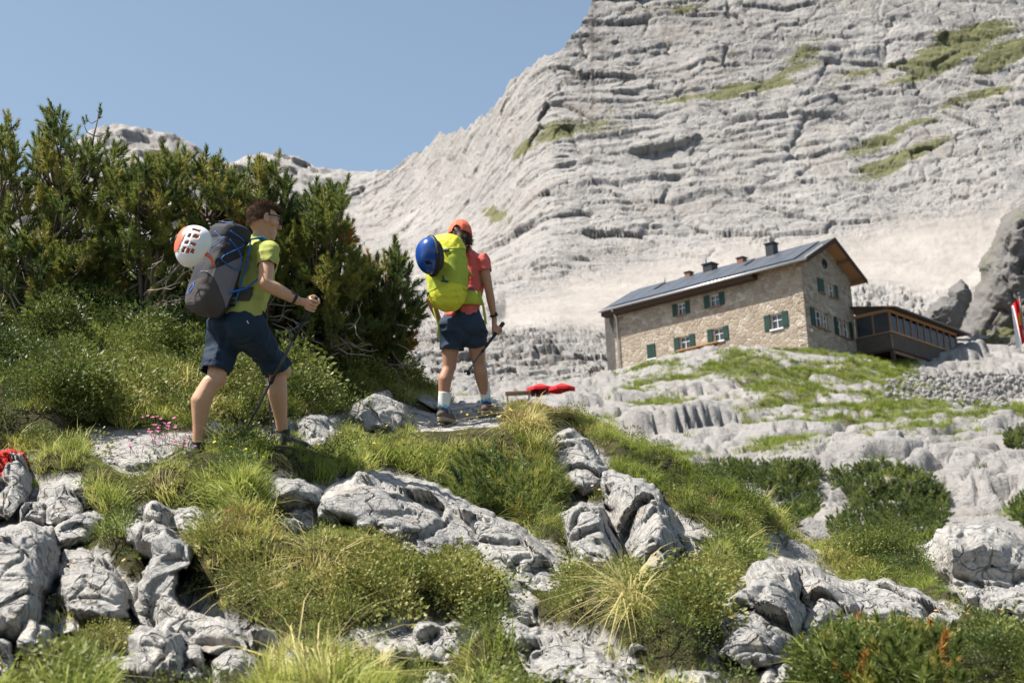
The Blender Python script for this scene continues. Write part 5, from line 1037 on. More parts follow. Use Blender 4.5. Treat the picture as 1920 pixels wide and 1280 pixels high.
# wildflowers
M['stem'] = simple('flower_stem', (0.12, 0.16, 0.04), .7, .2)
def flower(name, col, rad):
    m_ = simple(name + '_petals', col, .6, .2, var=.2); bm = bmesh.new()
    for k in range(6):
        a = k * math.pi / 3; v = [(0, 0, 0), (rad * math.cos(a - .4), rad * math.sin(a - .4), .25 * rad), (rad * 1.25 * math.cos(a), rad * 1.25 * math.sin(a), .3 * rad), (rad * math.cos(a + .4), rad * math.sin(a + .4), .25 * rad)]
        bm.faces.new([bm.verts.new((x, y, z + .11)) for x, y, z in v])
    add_tube(bm, [(0, 0, 0), (.006, .004, .06), (0, 0, .11)], .0012, 4); me = bpy.data.meshes.new(name); bm.faces.ensure_lookup_table()
    for i, f in enumerate(bm.faces): f.material_index = 0 if i < 6 else 1
    bm.to_mesh(me); bm.free(); me.materials.append(m_); me.materials.append(M['stem']); return bpy.data.objects.new(name, me)
for name, lb, col, rad, spots in (('pink_flowers', 'small pink flowers by the rear foot of the hiker', (.55, .16, .32), 0.009, [(300, 830, 45, 18, 45), (350, 850, 30, 15, 16), (260, 865, 20, 10, 8)]),
        ('yellow_flowers', 'small yellow flowers in front of the feet of the woman', (.75, .52, .03), 0.008, [(920, 790, 45, 8, 40), (800, 815, 60, 10, 10), (600, 855, 60, 15, 8), (470, 850, 50, 20, 8)]),
        ('orange_flowers', 'pale orange seed heads in front of the long rock band', (.62, .36, .12), 0.008, [(670, 970, 60, 10, 26), (740, 975, 40, 10, 12), (300, 1080, 200, 80, 16), (1130, 930, 50, 20, 8), (1750, 1180, 120, 12, 14)]),):
    SRC[name] = [flower(name, col, rad)]; S = []
    for (cx_, cy_, a_, b_, m_) in spots:
        px1 = cx_ + r.normal(0, a_ * .6, m_); py1 = cy_ + r.normal(0, b_ * .6, m_); S.append(cast(px1, py1))
    S = np.concatenate(S); m_ = len(S); o = scatter(name, name, S - np.array([0, 0, .01]), np.stack([r.normal(0, .2, m_) + .5, r.normal(0, .2, m_), r.normal(0, .4, m_)], -1), r.uniform(.7, 1.25, m_), np.full(m_, .5)); tag(o, lb, 'flowers', kind='stuff')
# ------------------------------------------------------------------ the two hikers
def skin_mat(name, col):
    t = NT(name); co = t.coord(kind='Object'); n = t.noise(co, 14, 4, .6)
    c = t.mix(n, tuple(x * .88 for x in col), tuple(min(1, x * 1.08) for x in col)); c = t.mix(t.math('MULTIPLY', t.ramp1(t.noise(co, 5, 3), .5, .7), .25), c, (col[0] * .95, col[1] * .72, col[2] * .65))
    t.b.inputs['Subsurface Weight'].default_value = .08; t.b.inputs['Subsurface Radius'].default_value = (.012, .005, .003); t.b.inputs['Subsurface Scale'].default_value = 1.0
    return t.done(c, .5, t.bump(t.noise(co, 220, 2), .12, .002), .35)
def cloth_mat(name, col, rough=.85, wv=420, var=.12, wr=.0):
    t = NT(name); co = t.coord(kind='Object'); n = t.noise(co, 7, 4, .6); c = t.mix(n, tuple(x * (1 - var) for x in col), tuple(min(1, x * (1 + var)) for x in col))
    nm = t.bump(t.noise(co, wv, 2), .2, .002); nm = t.bump(t.noise(t.coord(kind='Object', sc3=(1, 1, .45)), 16, 3, .5, .6), .35, .02, nm); return t.done(c, rough, nm, .15)
M['skin_m'] = skin_mat('tanned_skin', (0.50, 0.285, 0.17)); M['skin_w'] = skin_mat('sun_browned_skin', (0.42, 0.22, 0.135))
M['shirt_g'] = cloth_mat('lime_green_shirt', (0.35, 0.37, 0.10)); M['shirt_c'] = cloth_mat('coral_shirt', (0.62, 0.13, 0.11))
M['navy'] = cloth_mat('navy_shorts', (0.018, 0.032, 0.055), .75); M['navy2'] = cloth_mat('slate_blue_shorts', (0.030, 0.045, 0.075), .75)
M['hair_m'] = simple('short_brown_hair', (0.075, 0.042, 0.024), .8, .12, var=.35, vs=40, bump=.5, bs=90, bd=.006); M['hair_w'] = simple('dark_brown_hair', (0.06, 0.03, 0.017), .45, .4, var=.5, vs=50, bump=.8, bs=80, bd=.01)
M['pack_d'] = cloth_mat('charcoal_rucksack_fabric', (0.035, 0.036, 0.042), .7); M['pack_b'] = cloth_mat('brown_grey_rucksack_fabric', (0.07, 0.062, 0.06), .75); M['pack_g'] = cloth_mat('grey_rucksack_panel', (0.17, 0.165, 0.18), .75)
M['pack_y'] = cloth_mat('yellow_green_rucksack_fabric', (0.58, 0.58, 0.05), .6); M['pack_y2'] = cloth_mat('lime_rucksack_panel', (0.47, 0.54, 0.07), .65); M['strap_l'] = cloth_mat('lime_strap', (0.36, 0.43, 0.06))
M['blue'] = simple('blue_cord', (0.015, 0.11, 0.36), .6, .3, var=.15); M['bluegreen'] = simple('petrol_buckle', (0.012, 0.07, 0.12), .5, .4)
M['orange'] = simple('orange_red_plastic', (0.72, 0.13, 0.05), .35, .5, var=.05); M['white_p'] = simple('white_helmet_plastic', (0.78, 0.77, 0.75), .32, .5, var=.03); M['blue_p'] = simple('blue_helmet_plastic', (0.012, 0.06, 0.26), .22, .6, var=.08)
M['black'] = simple('black_rubber', (0.016, 0.016, 0.017), .6, .4, var=.2); M['carbon'] = simple('dark_pole_tube', (0.05, 0.052, 0.06), .3, .6, .3, var=.1); M['boot'] = cloth_mat('brown_hiking_shoe', (0.13, 0.105, 0.085), .8); M['sole'] = simple('tan_rubber_sole', (0.30, 0.24, 0.18), .8, .2)
M['cap'] = cloth_mat('coral_cap', (0.75, 0.17, 0.10), .75)
t = NT('patterned_sock'); co = t.coord(kind='Object'); sx_ = t.n('SeparateXYZ'); t.l(co, sx_.inputs[0]); zz = t.math('ADD', sx_.outputs['Z'], t.math('MULTIPLY', t.math('SUBTRACT', t.vor(co, 40, 'F1'), .3), .03))
M['sock'] = t.done(t.ramp(zz, [(0.0, (0.02, 0.03, 0.10)), (.04, (0.03, 0.06, 0.18)), (.045, (0.35, 0.03, 0.05)), (.052, (0.03, 0.05, 0.16)), (.065, (0.05, 0.22, 0.32)), (.08, (0.25, 0.48, 0.52)), (.09, (0.70, 0.69, 0.66)), (1, (0.74, 0.72, 0.68))], 'CONSTANT'), .9, t.bump(t.noise(co, 200, 2), .3, .003), .1)

def _ico(sub):
    bm = bmesh.new(); bmesh.ops.create_icosphere(bm, subdivisions=sub, radius=1); V = np.array([v.co[:] for v in bm.verts]); F = np.array([[v.index for v in f.verts] for f in bm.faces]); bm.free(); return V, F
ICO2, ICO3 = _ico(2), _ico(3)
class Blob:
    """overlapping balls that are fused into one continuous skin"""
    def __init__(s): s.V, s.F, s.n = [], [], 0
    def ball(s, c, ax, big=False):
        V0, F0 = ICO3 if big else ICO2; s.V.append(V0 @ np.asarray(ax, float) + np.asarray(c, float)); s.F.append(F0 + s.n); s.n += len(V0)
    def ell(s, c, dirs, rad): s.ball(c, np.array([np.asarray(d, float) / np.linalg.norm(d) * r for d, r in zip(dirs, rad)]), True)
    def chain(s, pts, rad, wdir=None):
        """pts: list of points; rad: radius, or (width, depth) with wdir the width direction"""
        pts = [np.asarray(p, float) for p in pts]
        for i in range(len(pts) - 1):
            a, b = pts[i], pts[i + 1]; ra, rb = np.atleast_1d(rad[i]).astype(float), np.atleast_1d(rad[i + 1]).astype(float); L = np.linalg.norm(b - a); n = max(2, int(L / (.3 * min(ra.min(), rb.min()))) + 1)
            ax = (b - a) / (L + 1e-9)
            for k in range(n + (i == len(pts) - 2)):
                t_ = k / n; r = ra + (rb - ra) * t_; c = a + (b - a) * t_
                if wdir is None or len(r) == 1: s.ball(c, np.eye(3) * r[0])
                else:
                    w_ = np.asarray(wdir, float); w_ = w_ - ax * (w_ @ ax); w_ /= np.linalg.norm(w_); d = np.cross(ax, w_); s.ball(c, np.array([w_ * r[0], d * r[1], ax * min(r)]))
    def fuse(s, voxel, smooth=4):
        me = bpy.data.meshes.new('tmp'); o = bpy.data.objects.new('tmp', me); COL.objects.link(o)
        V = np.concatenate(s.V); F = np.concatenate(s.F); me.from_pydata(V.tolist(), [], F.tolist()); me.update()
        m_ = o.modifiers.new('r', 'REMESH'); m_.mode = 'VOXEL'; m_.voxel_size = voxel
        if smooth: q = o.modifiers.new('s', 'SMOOTH'); q.factor = .5; q.iterations = smooth
        bpy.context.view_layer.update(); dg = bpy.context.evaluated_depsgraph_get(); ev = o.evaluated_get(dg); m2 = ev.to_mesh()
        V = np.empty(len(m2.vertices) * 3, np.float32); m2.vertices.foreach_get('co', V); Q = [list(p.vertices) for p in m2.polygons]; ev.to_mesh_clear(); bpy.data.objects.remove(o); bpy.data.meshes.remove(me)
        return V.reshape(-1, 3).astype(float), Q
def normals_of(V, Q):
    n = np.zeros_like(V); q = np.array([f[:4] if len(f) >= 4 else f + [f[-1]] for f in Q]); a = np.cross(V[q[:, 2]] - V[q[:, 0]], V[q[:, 3]] - V[q[:, 1]])
    for k in range(4): np.add.at(n, q[:, k], a)
    return n / (np.linalg.norm(n, axis=-1, keepdims=True) + 1e-12)
def pmesh(name, V, Q, mat, parent, org, smooth=True, cuts=(), solid=0.0):
    bm = bmesh.new(); vs = [bm.verts.new(v - org) for v in V]
    for f in Q:
        try: bm.faces.new([vs[i] for i in f])
        except ValueError: pass
    for (co_, no_, rad, arad) in cuts:
        co_ = Vector(np.asarray(co_) - org); no_ = Vector(no_).normalized()
        def inr(f): v = f.calc_center_median() - co_; return v.length < rad and (v - no_ * v.dot(no_)).length < arad
        fs = [f for f in bm.faces if inr(f)]
        g = list({v for f in fs for v in f.verts}) + list({e for f in fs for e in f.edges}) + fs
        bmesh.ops.bisect_plane(bm, geom=g, plane_co=co_, plane_no=no_, dist=1e-6)
        kill = [f for f in bm.faces if inr(f) and (f.calc_center_median() - co_).dot(no_) > 1e-6]
        bmesh.ops.delete(bm, geom=kill, context='FACES')
    for v in [v for v in bm.verts if not v.link_faces]: bm.verts.remove(v)
    bmesh.ops.recalc_face_normals(bm, faces=bm.faces)
    o = bm_obj(name, bm, mat, parent, smooth)
    if solid: q = o.modifiers.new('thickness', 'SOLIDIFY'); q.thickness = solid; q.offset = -1
    return o
def fist(B, c, axis, wrist, r=.0092, s=1.0, flip=1):
    """closed hand around a shaft through c along axis; the palm sits on the wrist side"""
    axis = np.asarray(axis, float) / np.linalg.norm(axis); w_ = np.asarray(wrist, float) - c; w_ -= axis * (w_ @ axis); w_ /= np.linalg.norm(w_); v = np.cross(axis, w_) * flip
    B.ell(c + w_ * .026 * s, (axis, w_, v), (.043 * s, .017 * s, .030 * s)); B.chain([c + w_ * .03 * s, np.asarray(wrist)], [.026 * s, .024 * s])
    for k, (off, rr_, ln) in enumerate(((.033, .0092, 4.1), (.011, .0098, 4.4), (-.011, .0094, 4.2), (-.031, .0080, 3.7))):
        pts = []
        for t_ in np.linspace(0, 1, 7):
            a = -.35 + ln * t_; R_2 = (.031 - .004 * t_) * s; bump_ = 1 + .10 * (abs(t_ - .28) < .1) + .06 * (abs(t_ - .62) < .1); pts.append(c + axis * off * s + (w_ * math.cos(a) + v * math.sin(a)) * R_2 * bump_)
        B.chain(pts, [rr_ * s * (1 - .03 * i) for i in range(7)])
    B.chain([c + w_ * .030 * s + axis * .030 * s - v * .012 * s, c + axis * .045 * s - v * .030 * s + w_ * .004 * s, c + axis * .038 * s - v * .020 * s - w_ * .026 * s, c + axis * .026 * s + v * .004 * s - w_ * .034 * s], [.0135 * s, .012 * s, .0105 * s, .009 * s])
def join_vq(parts):
    V, Q, n = [], [], 0
    for v, q in parts: V.append(v); Q += [[i + n for i in f] for f in q]; n += len(v)
    return np.concatenate(V), Q
def fold(V, Q, amp, sc3, seed):
    return V + normals_of(V, Q) * (amp * (ridged(V * np.asarray(sc3), 2, seed) - .4))[:, None]
def sup(a, b, c, e1, e2, nu=48, nv=28):
    """unit super-ellipsoid grid with half sizes a, b, c along local x, y, z"""
    u = np.linspace(-math.pi, math.pi, nu + 1); v = np.linspace(-math.pi / 2, math.pi / 2, nv + 1); U_, V_ = np.meshgrid(u, v); f = lambda x, e: np.sign(x) * np.abs(x) ** e
    return np.stack([a * f(np.cos(V_), e1) * f(np.cos(U_), e2), b * f(np.cos(V_), e1) * f(np.sin(U_), e2), c * f(np.sin(V_), e1)], -1)
def frame_obj(name, W, faces_mask, mat, parent, fr, org, solid=0.0, off=0.0, smooth=True):
    """grid W in local axes (x, y, z) -> world with frame fr (3 rows), centred at org[0], parented at org[1]"""
    if off: dn = W / (np.linalg.norm(W, axis=-1, keepdims=True) + 1e-9); W = W + dn * off
    Wp = W @ fr + org[0] - org[1]; F = grid_faces(*W.shape[:2])
    if faces_mask is not None: F = F[faces_mask.ravel()]
    used = np.unique(F); rem = np.full(W.shape[0] * W.shape[1], -1); rem[used] = np.arange(len(used)); o = mesh_np(name, Wp.reshape(-1, 3)[used], rem[F], mat, parent=parent, smooth=smooth)
    if solid: q = o.modifiers.new('thickness', 'SOLIDIFY'); q.thickness = solid; q.offset = -1
    return o
def panel(name, W, planes, mat, parent, fr, org, off):
    """fabric panel: the part of surface W (local axes) left after cutting away the positive side of each plane"""
    dn = W / (np.linalg.norm(W, axis=-1, keepdims=True) + 1e-9); Wl = (W + dn * off).reshape(-1, 3); bm = bmesh.new(); vs = [bm.verts.new(p) for p in Wl]
    for f in grid_faces(*W.shape[:2]):
        try: bm.faces.new([vs[i] for i in f])
        except ValueError: pass
    for (p, n_) in planes: bmesh.ops.bisect_plane(bm, geom=bm.verts[:] + bm.edges[:] + bm.faces[:], plane_co=p, plane_no=n_, clear_outer=True, dist=1e-6)
    M4 = Matrix(np.array(fr).T.tolist()).to_4x4(); M4.translation = Vector(org[0] - org[1]); bmesh.ops.transform(bm, matrix=M4, verts=bm.verts); bmesh.ops.recalc_face_normals(bm, faces=bm.faces)
    return bm_obj(name, bm, mat, parent, True)
def cord(name, pts, r, mat, parent, org, seg=6):
    ps = [Vector(np.asarray(p) - org) for p in pts]; out_ = []
    for i in range(len(ps) - 1):      # Catmull-Rom
        p0, p1, p2, p3 = ps[max(i - 1, 0)], ps[i], ps[i + 1], ps[min(i + 2, len(ps) - 1)]
        for k in range(5): t_ = k / 5; out_.append(.5 * ((2 * p1) + (p2 - p0) * t_ + (2 * p0 - 5 * p1 + 4 * p2 - p3) * t_ ** 2 + (3 * p1 - p0 - 3 * p2 + p3) * t_ ** 3))
    out_.append(ps[-1]); return tube_obj(name, out_, r, mat, parent, seg)
def ribbon(name, pts, wid, nrm, mat, parent, org, th=.004):
    """flat webbing along pts; wid = direction of the width times half width"""
    P_ = [np.asarray(p) - org for p in pts]; V = []
    for i, p in enumerate(P_): w_ = np.asarray(wid[i] if isinstance(wid, list) else wid); V += [p - w_, p + w_]
    o = mesh_np(name, np.array(V), np.array([[2 * i, 2 * i + 1, 2 * i + 3, 2 * i + 2] for i in range(len(P_) - 1)]), mat, parent=parent); q = o.modifiers.new('thickness', 'SOLIDIFY'); q.thickness = th; q.offset = 0; return o
def band(name, c, ax, R0, mat, parent, org, tube=.005, wd=.012):
    ax = nrmz(ax); u = nrmz(np.cross(ax, Z_ + .1)); v = np.cross(ax, u); return cord(name, [c + (u * math.cos(a) + v * math.sin(a)) * R0 for a in np.linspace(0, 2 * math.pi, 13)], tube, mat, parent, org)
def nrmz(v): v = np.asarray(v, float); return v / np.linalg.norm(v)
def shoe(name, ankle, fwd, parent, org, mat, s=1.0, sole=None):
    f = nrmz(fwd); up = np.array([0, 0, 1.0]); sd = np.cross(f, up); sd /= np.linalg.norm(sd); up = np.cross(sd, f); a = np.asarray(ankle); B = Blob()
    g = a - up * .085 * s
    B.chain([a + up * .015 * s, g + up * .04 * s - f * .01], [.046 * s, .046 * s]); B.chain([g + up * .035 * s - f * .045 * s, g + up * .038 * s + f * .06 * s, g + up * .03 * s + f * .15 * s, g + up * .024 * s + f * .19 * s], [(.038 * s, .036 * s), (.044 * s, .038 * s), (.046 * s, .030 * s), (.036 * s, .022 * s)], sd)
    V, Q = B.fuse(.006 * s, 4); sh = pmesh(name, V, Q, mat, parent, org)
    S = sup(.046 * s, .142 * s, .017 * s, .25, .55, 28, 8); S[..., 0] *= 1 + .15 * S[..., 1] / .14; fr = np.array([sd, f, up]); frame_obj('sole', S, None, sole or M['sole'], sh, fr, (g + f * .07 * s, org)); 
    cord('lace', [g + up * .075 * s + f * .05 * s - sd * .025, g + up * .082 * s + f * .055 * s, g + up * .075 * s + f * .06 * s + sd * .025], .0035, M['black'], sh, org); return sh

# ---------------- hiker in the green shirt
D0 = 9.6; J = lambda a, b, o=0.0: P(a, b, D0 + o)
F_ = nrmz((.66, .75, 0)); Rr_ = nrmz((.75, -.66, 0)); Z_ = np.array([0, 0, 1.0])
org = P(450, 862, D0); man_loc = org.copy()
B = Blob(); aR = J(531, 816, .22); aL = J(371, 838, -.14)
B.chain([J(446, 600, 0), J(455, 560, .02), J(472, 510, .07), J(482, 477, .10)], [(.150, .105), (.14, .10), (.165, .115), (.165, .085)], Rr_); B.chain([J(485, 465, .11), J(490, 445, .13), J(493, 425, .14)], [.064, .057, .06])
for hp, kn, cf, an in ((J(464, 612, -.05), J(527, 694, .19), J(526, 735, .19), aR), (J(426, 612, .07), J(405, 710, -.07), J(384, 752, -.11), aL)):
    bk_ = -F_ * .026; B.chain([hp, hp * .5 + kn * .5, kn], [.082, .070, .060]); B.chain([kn, kn * .75 + cf * .25 + bk_, cf + bk_, cf * .45 + an * .55 + bk_ * .4, an], [.057, .055, .0655, .043, .0365]); B.ell(kn + F_ * .02, (Rr_, F_, Z_), (.048, .048, .055))
shR, elR, wrR, hdR = J(502, 470, -.07), J(497, 531, -.20), J(559, 564, -.16), J(585, 571, -.14)
B.chain([shR, shR * .5 + elR * .5, elR], [.058, .050, .043]); B.chain([elR, elR * .72 + wrR * .28, elR * .4 + wrR * .6, wrR], [.042, .045, .037, .0285])
shL, elL, wrL, hdL = J(462, 468, .26), J(452, 528, .36), J(480, 548, .34), J(489, 552, .32)
B.chain([shL, elL], [.056, .043]); B.chain([elL, wrL], [.042, .029])
# head
hd = J(493, 411, .15); hf = nrmz((.86, .50, -.10)); hs = nrmz(np.cross(hf, Z_)); hu = np.cross(hs, hf)
B.ell(hd, (hf, hs, hu), (.096, .074, .102)); B.ell(hd + hf * .03 - hu * .06, (hf, hs, hu), (.064, .056, .068)); B.ell(hd + hf * .062 - hu * .112, (hf, hs, hu), (.028, .032, .022))
B.chain([hd + hf * .098 + hu * .0, hd + hf * .118 - hu * .035], [.009, .014]); B.ell(hd + hf * .085 + hu * .025, (hf, hs, hu), (.02, .055, .014)); B.ell(hd + hf * .088 - hu * .072, (hf, hs, hu), (.014, .026, .007)); B.ell(hd + hf * .087 - hu * .086, (hf, hs, hu), (.014, .022, .007))
for sg in (1, -1): B.ell(hd + hs * .070 * sg + hf * .055 - hu * .03, (hf, hs, hu), (.03, .016, .024))
bodyV = B.fuse(.0075, 4); Bh = Blob(); poleR = nrmz(J(592, 556, -.15) - J(572, 604, -.12)); fist(Bh, hdR, poleR, wrR); fist(Bh, hdL, nrmz(J(489, 540, .32) - J(494, 600, .32)), wrL, flip=-1); handV = Bh.fuse(.0034, 2)
Be = Blob()
for sg in (1, -1): Be.ell(hd + hs * .078 * sg + hf * -.004 - hu * .012, (hf, hs, hu), (.020, .008, .033)); Be.ell(hd + hs * .080 * sg + hf * .0 - hu * .038, (hf, hs, hu), (.010, .007, .011))
V, Q = join_vq([bodyV, handV, Be.fuse(.004, 2)])
man = pmesh('person', V, Q, M['skin_m'], None, org); man.location = org; tag(man, 'hiker in lime green t-shirt and navy shorts walking with two poles', 'person')
# shirt, shorts, hair, shoes, sunglasses, watch
B = Blob(); B.chain([J(446, 588, 0), J(455, 562, .02), J(472, 510, .07), J(481, 478, .10), J(484, 468, .11)], [(.186, .146), (.165, .128), (.180, .132), (.182, .105), (.12, .09)], Rr_); B.chain([J(485, 466, .11), J(488, 455, .12)], [.085, .070])
B.chain([shR, shR * .5 + elR * .5], [.074, .068]); B.chain([shL, shL * .5 + elL * .5], [.074, .068])
V, Q = B.fuse(.009, 3); V = fold(V, Q, .016, (10, 10, 6), 3); V = fold(V, Q, .020, (4, 4, 7), 13); pmesh('shirt', V, Q, M['shirt_g'], man, org, cuts=[(shR * .53 + elR * .47, elR - shR, .14, .082), (shL * .5 + elL * .5, elL - shL, .14, .082)], solid=.004)
hR, hL = J(464, 614, -.05), J(426, 614, .07); hemR, hemL = J(519, 690, .17), J(404, 697, -.05)
B = Blob(); B.chain([J(449, 596, .01), J(446, 606, 0), J(445, 618, 0)], [(.174, .134), (.182, .142), (.18, .14)], Rr_)
for h, m_ in ((hR, hemR), (hL, hemL)): B.chain([h, h * .5 + m_ * .5, m_, m_ + (m_ - h) * .15], [.120, .106, .094, .094])
B.ell(J(428, 612, -.02) - F_ * .035, (Rr_, F_, Z_), (.105, .105, .105)); B.ell(J(460, 612, -.08) - F_ * .03, (Rr_, F_, Z_), (.105, .105, .105))
V, Q = B.fuse(.009, 4); V = fold(V, Q, .020, (5, 5, 10), 5); V = fold(V, Q, .013, (12, 12, 6), 15)
sh = pmesh('shorts', V, Q, M['navy'], man, org, cuts=[(hemR, (hemR - hR) * .8 + np.array([0, 0, -.12]), .22, .135), (hemL, (hemL - hL) * .8 + np.array([0, 0, -.05]), .22, .135)], solid=.004); cord('pocket_zip', [J(463, 601, -.255), J(466, 607, -.255)], .003, M['metal'], sh, org); band('waistband', J(449, 590, .01), Z_ + F_ * .12, .162, M['navy'], sh, org, .010)
B = Blob(); B.ell(hd + hu * .020 - hf * .012, (hf, hs, hu), (.098, .079, .097)); B.ell(hd + hu * .066 + hf * .042, (hf, hs, hu), (.058, .062, .042)); B.ell(hd - hf * .042 - hu * .03, (hf, hs, hu), (.058, .068, .070))
V, Q = B.fuse(.006, 3); n_ = normals_of(V, Q); loc_ = np.stack([(V - hd) @ hf, (V - hd) @ hs, (V - hd) @ hu], -1)
face = (loc_[:, 0] > .02) & (loc_[:, 2] < .052); lowr = (loc_[:, 2] < -.025 - .35 * (-.02 - loc_[:, 0])) & (loc_[:, 0] > -.09) | (loc_[:, 2] < -.088); keep = ~(face | lowr | ((loc_[:, 0] > .003) & (loc_[:, 2] < .012)))
V = V + n_ * (.004 * fbm(V * 30, 2, 5) + .0015 * fbm(V * 110, 2, 8) - .012 * (~keep))[:, None]
hair = pmesh('hair', V, [f for f in Q if keep[f].all()], M['hair_m'], man, org)
kk = np.where(keep)[0]; r = np.random.default_rng(3); kk = r.choice(kk, 5200); hb = V[kk] - org; hn = n_[kk] * .7 + hf * .25 + hu * .45 * (loc_[kk, 2:3] > .03) - hu * .6 * (loc_[kk, 2:3] <= .03) + r.normal(0, .16, (5200, 3)); hn /= np.linalg.norm(hn, axis=-1, keepdims=True)
hl = (r.uniform(.008, .018, 5200) * np.where(loc_[kk, 2] > .05, 1.4, .7))[:, None]; s_ = np.cross(hn, r.normal(0, 1, (5200, 3))); s_ *= .0011 / np.linalg.norm(s_, axis=-1, keepdims=True)
mesh_np('hair_tips', np.stack([hb - s_ - hn * .004, hb + s_ - hn * .004, hb + hn * hl], 1).reshape(-1, 3), np.arange(15600).reshape(-1, 3), M['hair_m'], parent=hair, smooth=False)
gl = empty('tmp'); bpy.data.objects.remove(gl)
gls = cord('sunglasses', [hd + hs * .087 + hf * .0 + hu * .004, hd + hs * .086 + hf * .05 + hu * .008, hd + hs * .078 + hf * .085 + hu * .006, hd + hs * .03 + hf * .112 + hu * .004, hd + hf * .116 + hu * .006, hd - hs * .03 + hf * .112 + hu * .004, hd - hs * .078 + hf * .085 + hu * .006, hd - hs * .086 + hf * .05 + hu * .008], .004, M['black'], man, org)
for sg in (1, -1):
    B = Blob(); B.ell(hd + hs * .042 * sg + hf * .100 - hu * .010, (hf - hs * .35 * sg, hs + hf * .0, hu), (.006, .032, .021)); V, Q = B.fuse(.004, 1); pmesh('lens', V, Q, M['glass'], gls, org)
for nm, an, fw in (('shoe', aR, F_ + Z_ * .05), ('shoe', aL, F_ - Z_ * .1)): shoe(nm, an, fw, man, org, M['black'], 1.0, M['black'])
for an, up_ in ((aR, J(530, 790, .22)), (aL, J(374, 815, -.14))): cord('sock', [an - Z_ * .03, an, an * .55 + up_ * .45], .043, M['black'], man, org, 14)
wc = elR * .10 + wrR * .90; wt = band('wristwatch', wc, wrR - elR, .031, M['black'], man, org, .009); B = Blob(); B.ell(wc + nrmz((-.2, -.5, .8)) * .036, (wrR - elR, np.cross(wrR - elR, (0, 0, 1.)), Z_ * 1.0), (.019, .019, .008)); V, Q = B.fuse(.004, 1); pmesh('dial', V, Q, M['glass'], wt, org)

def trek_pole(top, tip, label, hand_t, grp='trekking poles', basket=.93, org=None):
    top, tip = np.asarray(top), np.asarray(tip); L = np.linalg.norm(tip - top); d = (tip - top) / L; e = empty('trekking_pole', tuple(tip)); tag(e, label, 'pole', grp); q = lambda t_: Vector(top + (tip - top) * t_ - tip); h = .17 / L; m_ = .55
    tube_obj('grip', [q(0), q(.01), q(h * .2), q(h * .5), q(h * .8), q(h)], [.012, .018, .0165, .0145, .0165, .0135], M['black'], e, 10)
    tube_obj('lower_grip', [q(h + .001), q(h * 1.8)], [.0115, .011], M['black'], e, 10)
    tube_obj('upper_shaft', [q(h * 1.8), q(m_)], .0092, M['carbon'], e, 10); tube_obj('clamp', [q(m_ - .015), q(m_ + .02)], .013, M['black'], e, 8); tube_obj('lower_shaft', [q(m_), q(.96)], [.0078, .0072], M['carbon'], e, 10)
    tube_obj('basket', [q(basket), q(basket + .012)], [.028, .032], M['black'], e, 12); tube_obj('tip', [q(.96), q(1)], [.006, .003], M['metal'], e, 8); return e
def ext(a, b, t_): return np.asarray(a) + (np.asarray(b) - np.asarray(a)) * t_
tipR = cast(np.array([444.]), np.array([838.]))[0]; topR = hdR - nrmz(tipR - hdR) * .055
trek_pole(topR, tipR, 'trekking pole in the forward hand of the hiker with green shirt', .1)
tipL = cast(np.array([512.]), np.array([838.]))[0]; tipL = P(512, 838, D0 + .35); topL = hdL - nrmz(tipL - hdL) * .055
trek_pole(topL, tipL, 'trekking pole partly hidden behind the navy shorts', .1)

# rucksack of the hiker in green
ta = nrmz(J(484, 470, .1) - J(450, 585, .0)); pb = -F_ - ta * ((-F_) @ ta); pb = nrmz(pb); pr = np.cross(pb, ta); pr = pr * np.sign(pr @ Rr_); pc = J(406, 513, -.13); FR = np.array([pr, pb, ta])
S = sup(.128, .115, .262, .42, .62, 116, 84); zt = S[..., 2] / .262; S[..., 1] *= 1 + .10 * np.clip(-zt, 0, 1) - .22 * np.clip(zt, 0, 1); S[..., 0] *= 1 - .10 * np.abs(zt) ** 2
S = S + (S / np.linalg.norm(S, axis=-1, keepdims=True)) * (.010 * fbm(S * 10, 3, 4) + .007 * ridged(S * np.array([14, 14, 26]), 2, 9))[..., None]; S[..., 1] = np.maximum(S[..., 1], -.085)
e = empty('backpack', tuple(pc - ta * .26)); po = np.array(e.location); tag(e, 'charcoal and grey rucksack with blue cords on the hiker in green', 'backpack'); GPK = 'rucksacks'
cm = (S[:-1, :-1] + S[1:, 1:] + S[:-1, 1:] + S[1:, :-1]) / 4
frame_obj('body', S, None, M['pack_d'], e, FR, (pc, po)); x_, y_, z_ = cm[..., 0], cm[..., 1], cm[..., 2]
panel('lower_panel', S, [((0, 0, -.085), (-.25, 0, 1)), ((0, -.05, 0), (0, -1, 0))], M['pack_b'], e, FR, (pc, po), .003)
panel('side_panel', S, [((.015, 0, 0), (-1, 0, 0)), ((0, -.02, .10), (0, .9, 1)), ((0, 0, -.15), (0, .9, -1)), ((0, -.06, 0), (0, -1, 0))], M['pack_g'], e, FR, (pc, po), .006)
lid = sup(.118, .105, .062, .55, .6, 44, 20); lid[..., 2] -= .18 * np.clip(lid[..., 1], 0, 1); lid = lid + (.006 * fbm(lid * 16, 3, 6))[..., None]; frame_obj('lid', lid, None, M['pack_d'], e, FR, (pc + ta * .262 - pb * .012, po))
loc = lambda x, y, z: pc + pr * x + pb * y + ta * z
cord('compression_cord', [loc(.13, .07, .19), loc(.152, -.02, .13), loc(.150, -.05, .04), loc(.135, .09, .06), loc(.15, -.03, .20), loc(.132, .085, .24)], .0035, M['blue'], e, po)
cord('compression_cord', [loc(.05, .135, .22), loc(.11, .11, .17), loc(.06, .14, .10), loc(.10, .125, .03)], .0035, M['blue'], e, po); cord('compression_cord', [loc(.10, .06, .31), loc(.03, .02, .325), loc(-.05, .04, .325)], .0035, M['blue'], e, po)
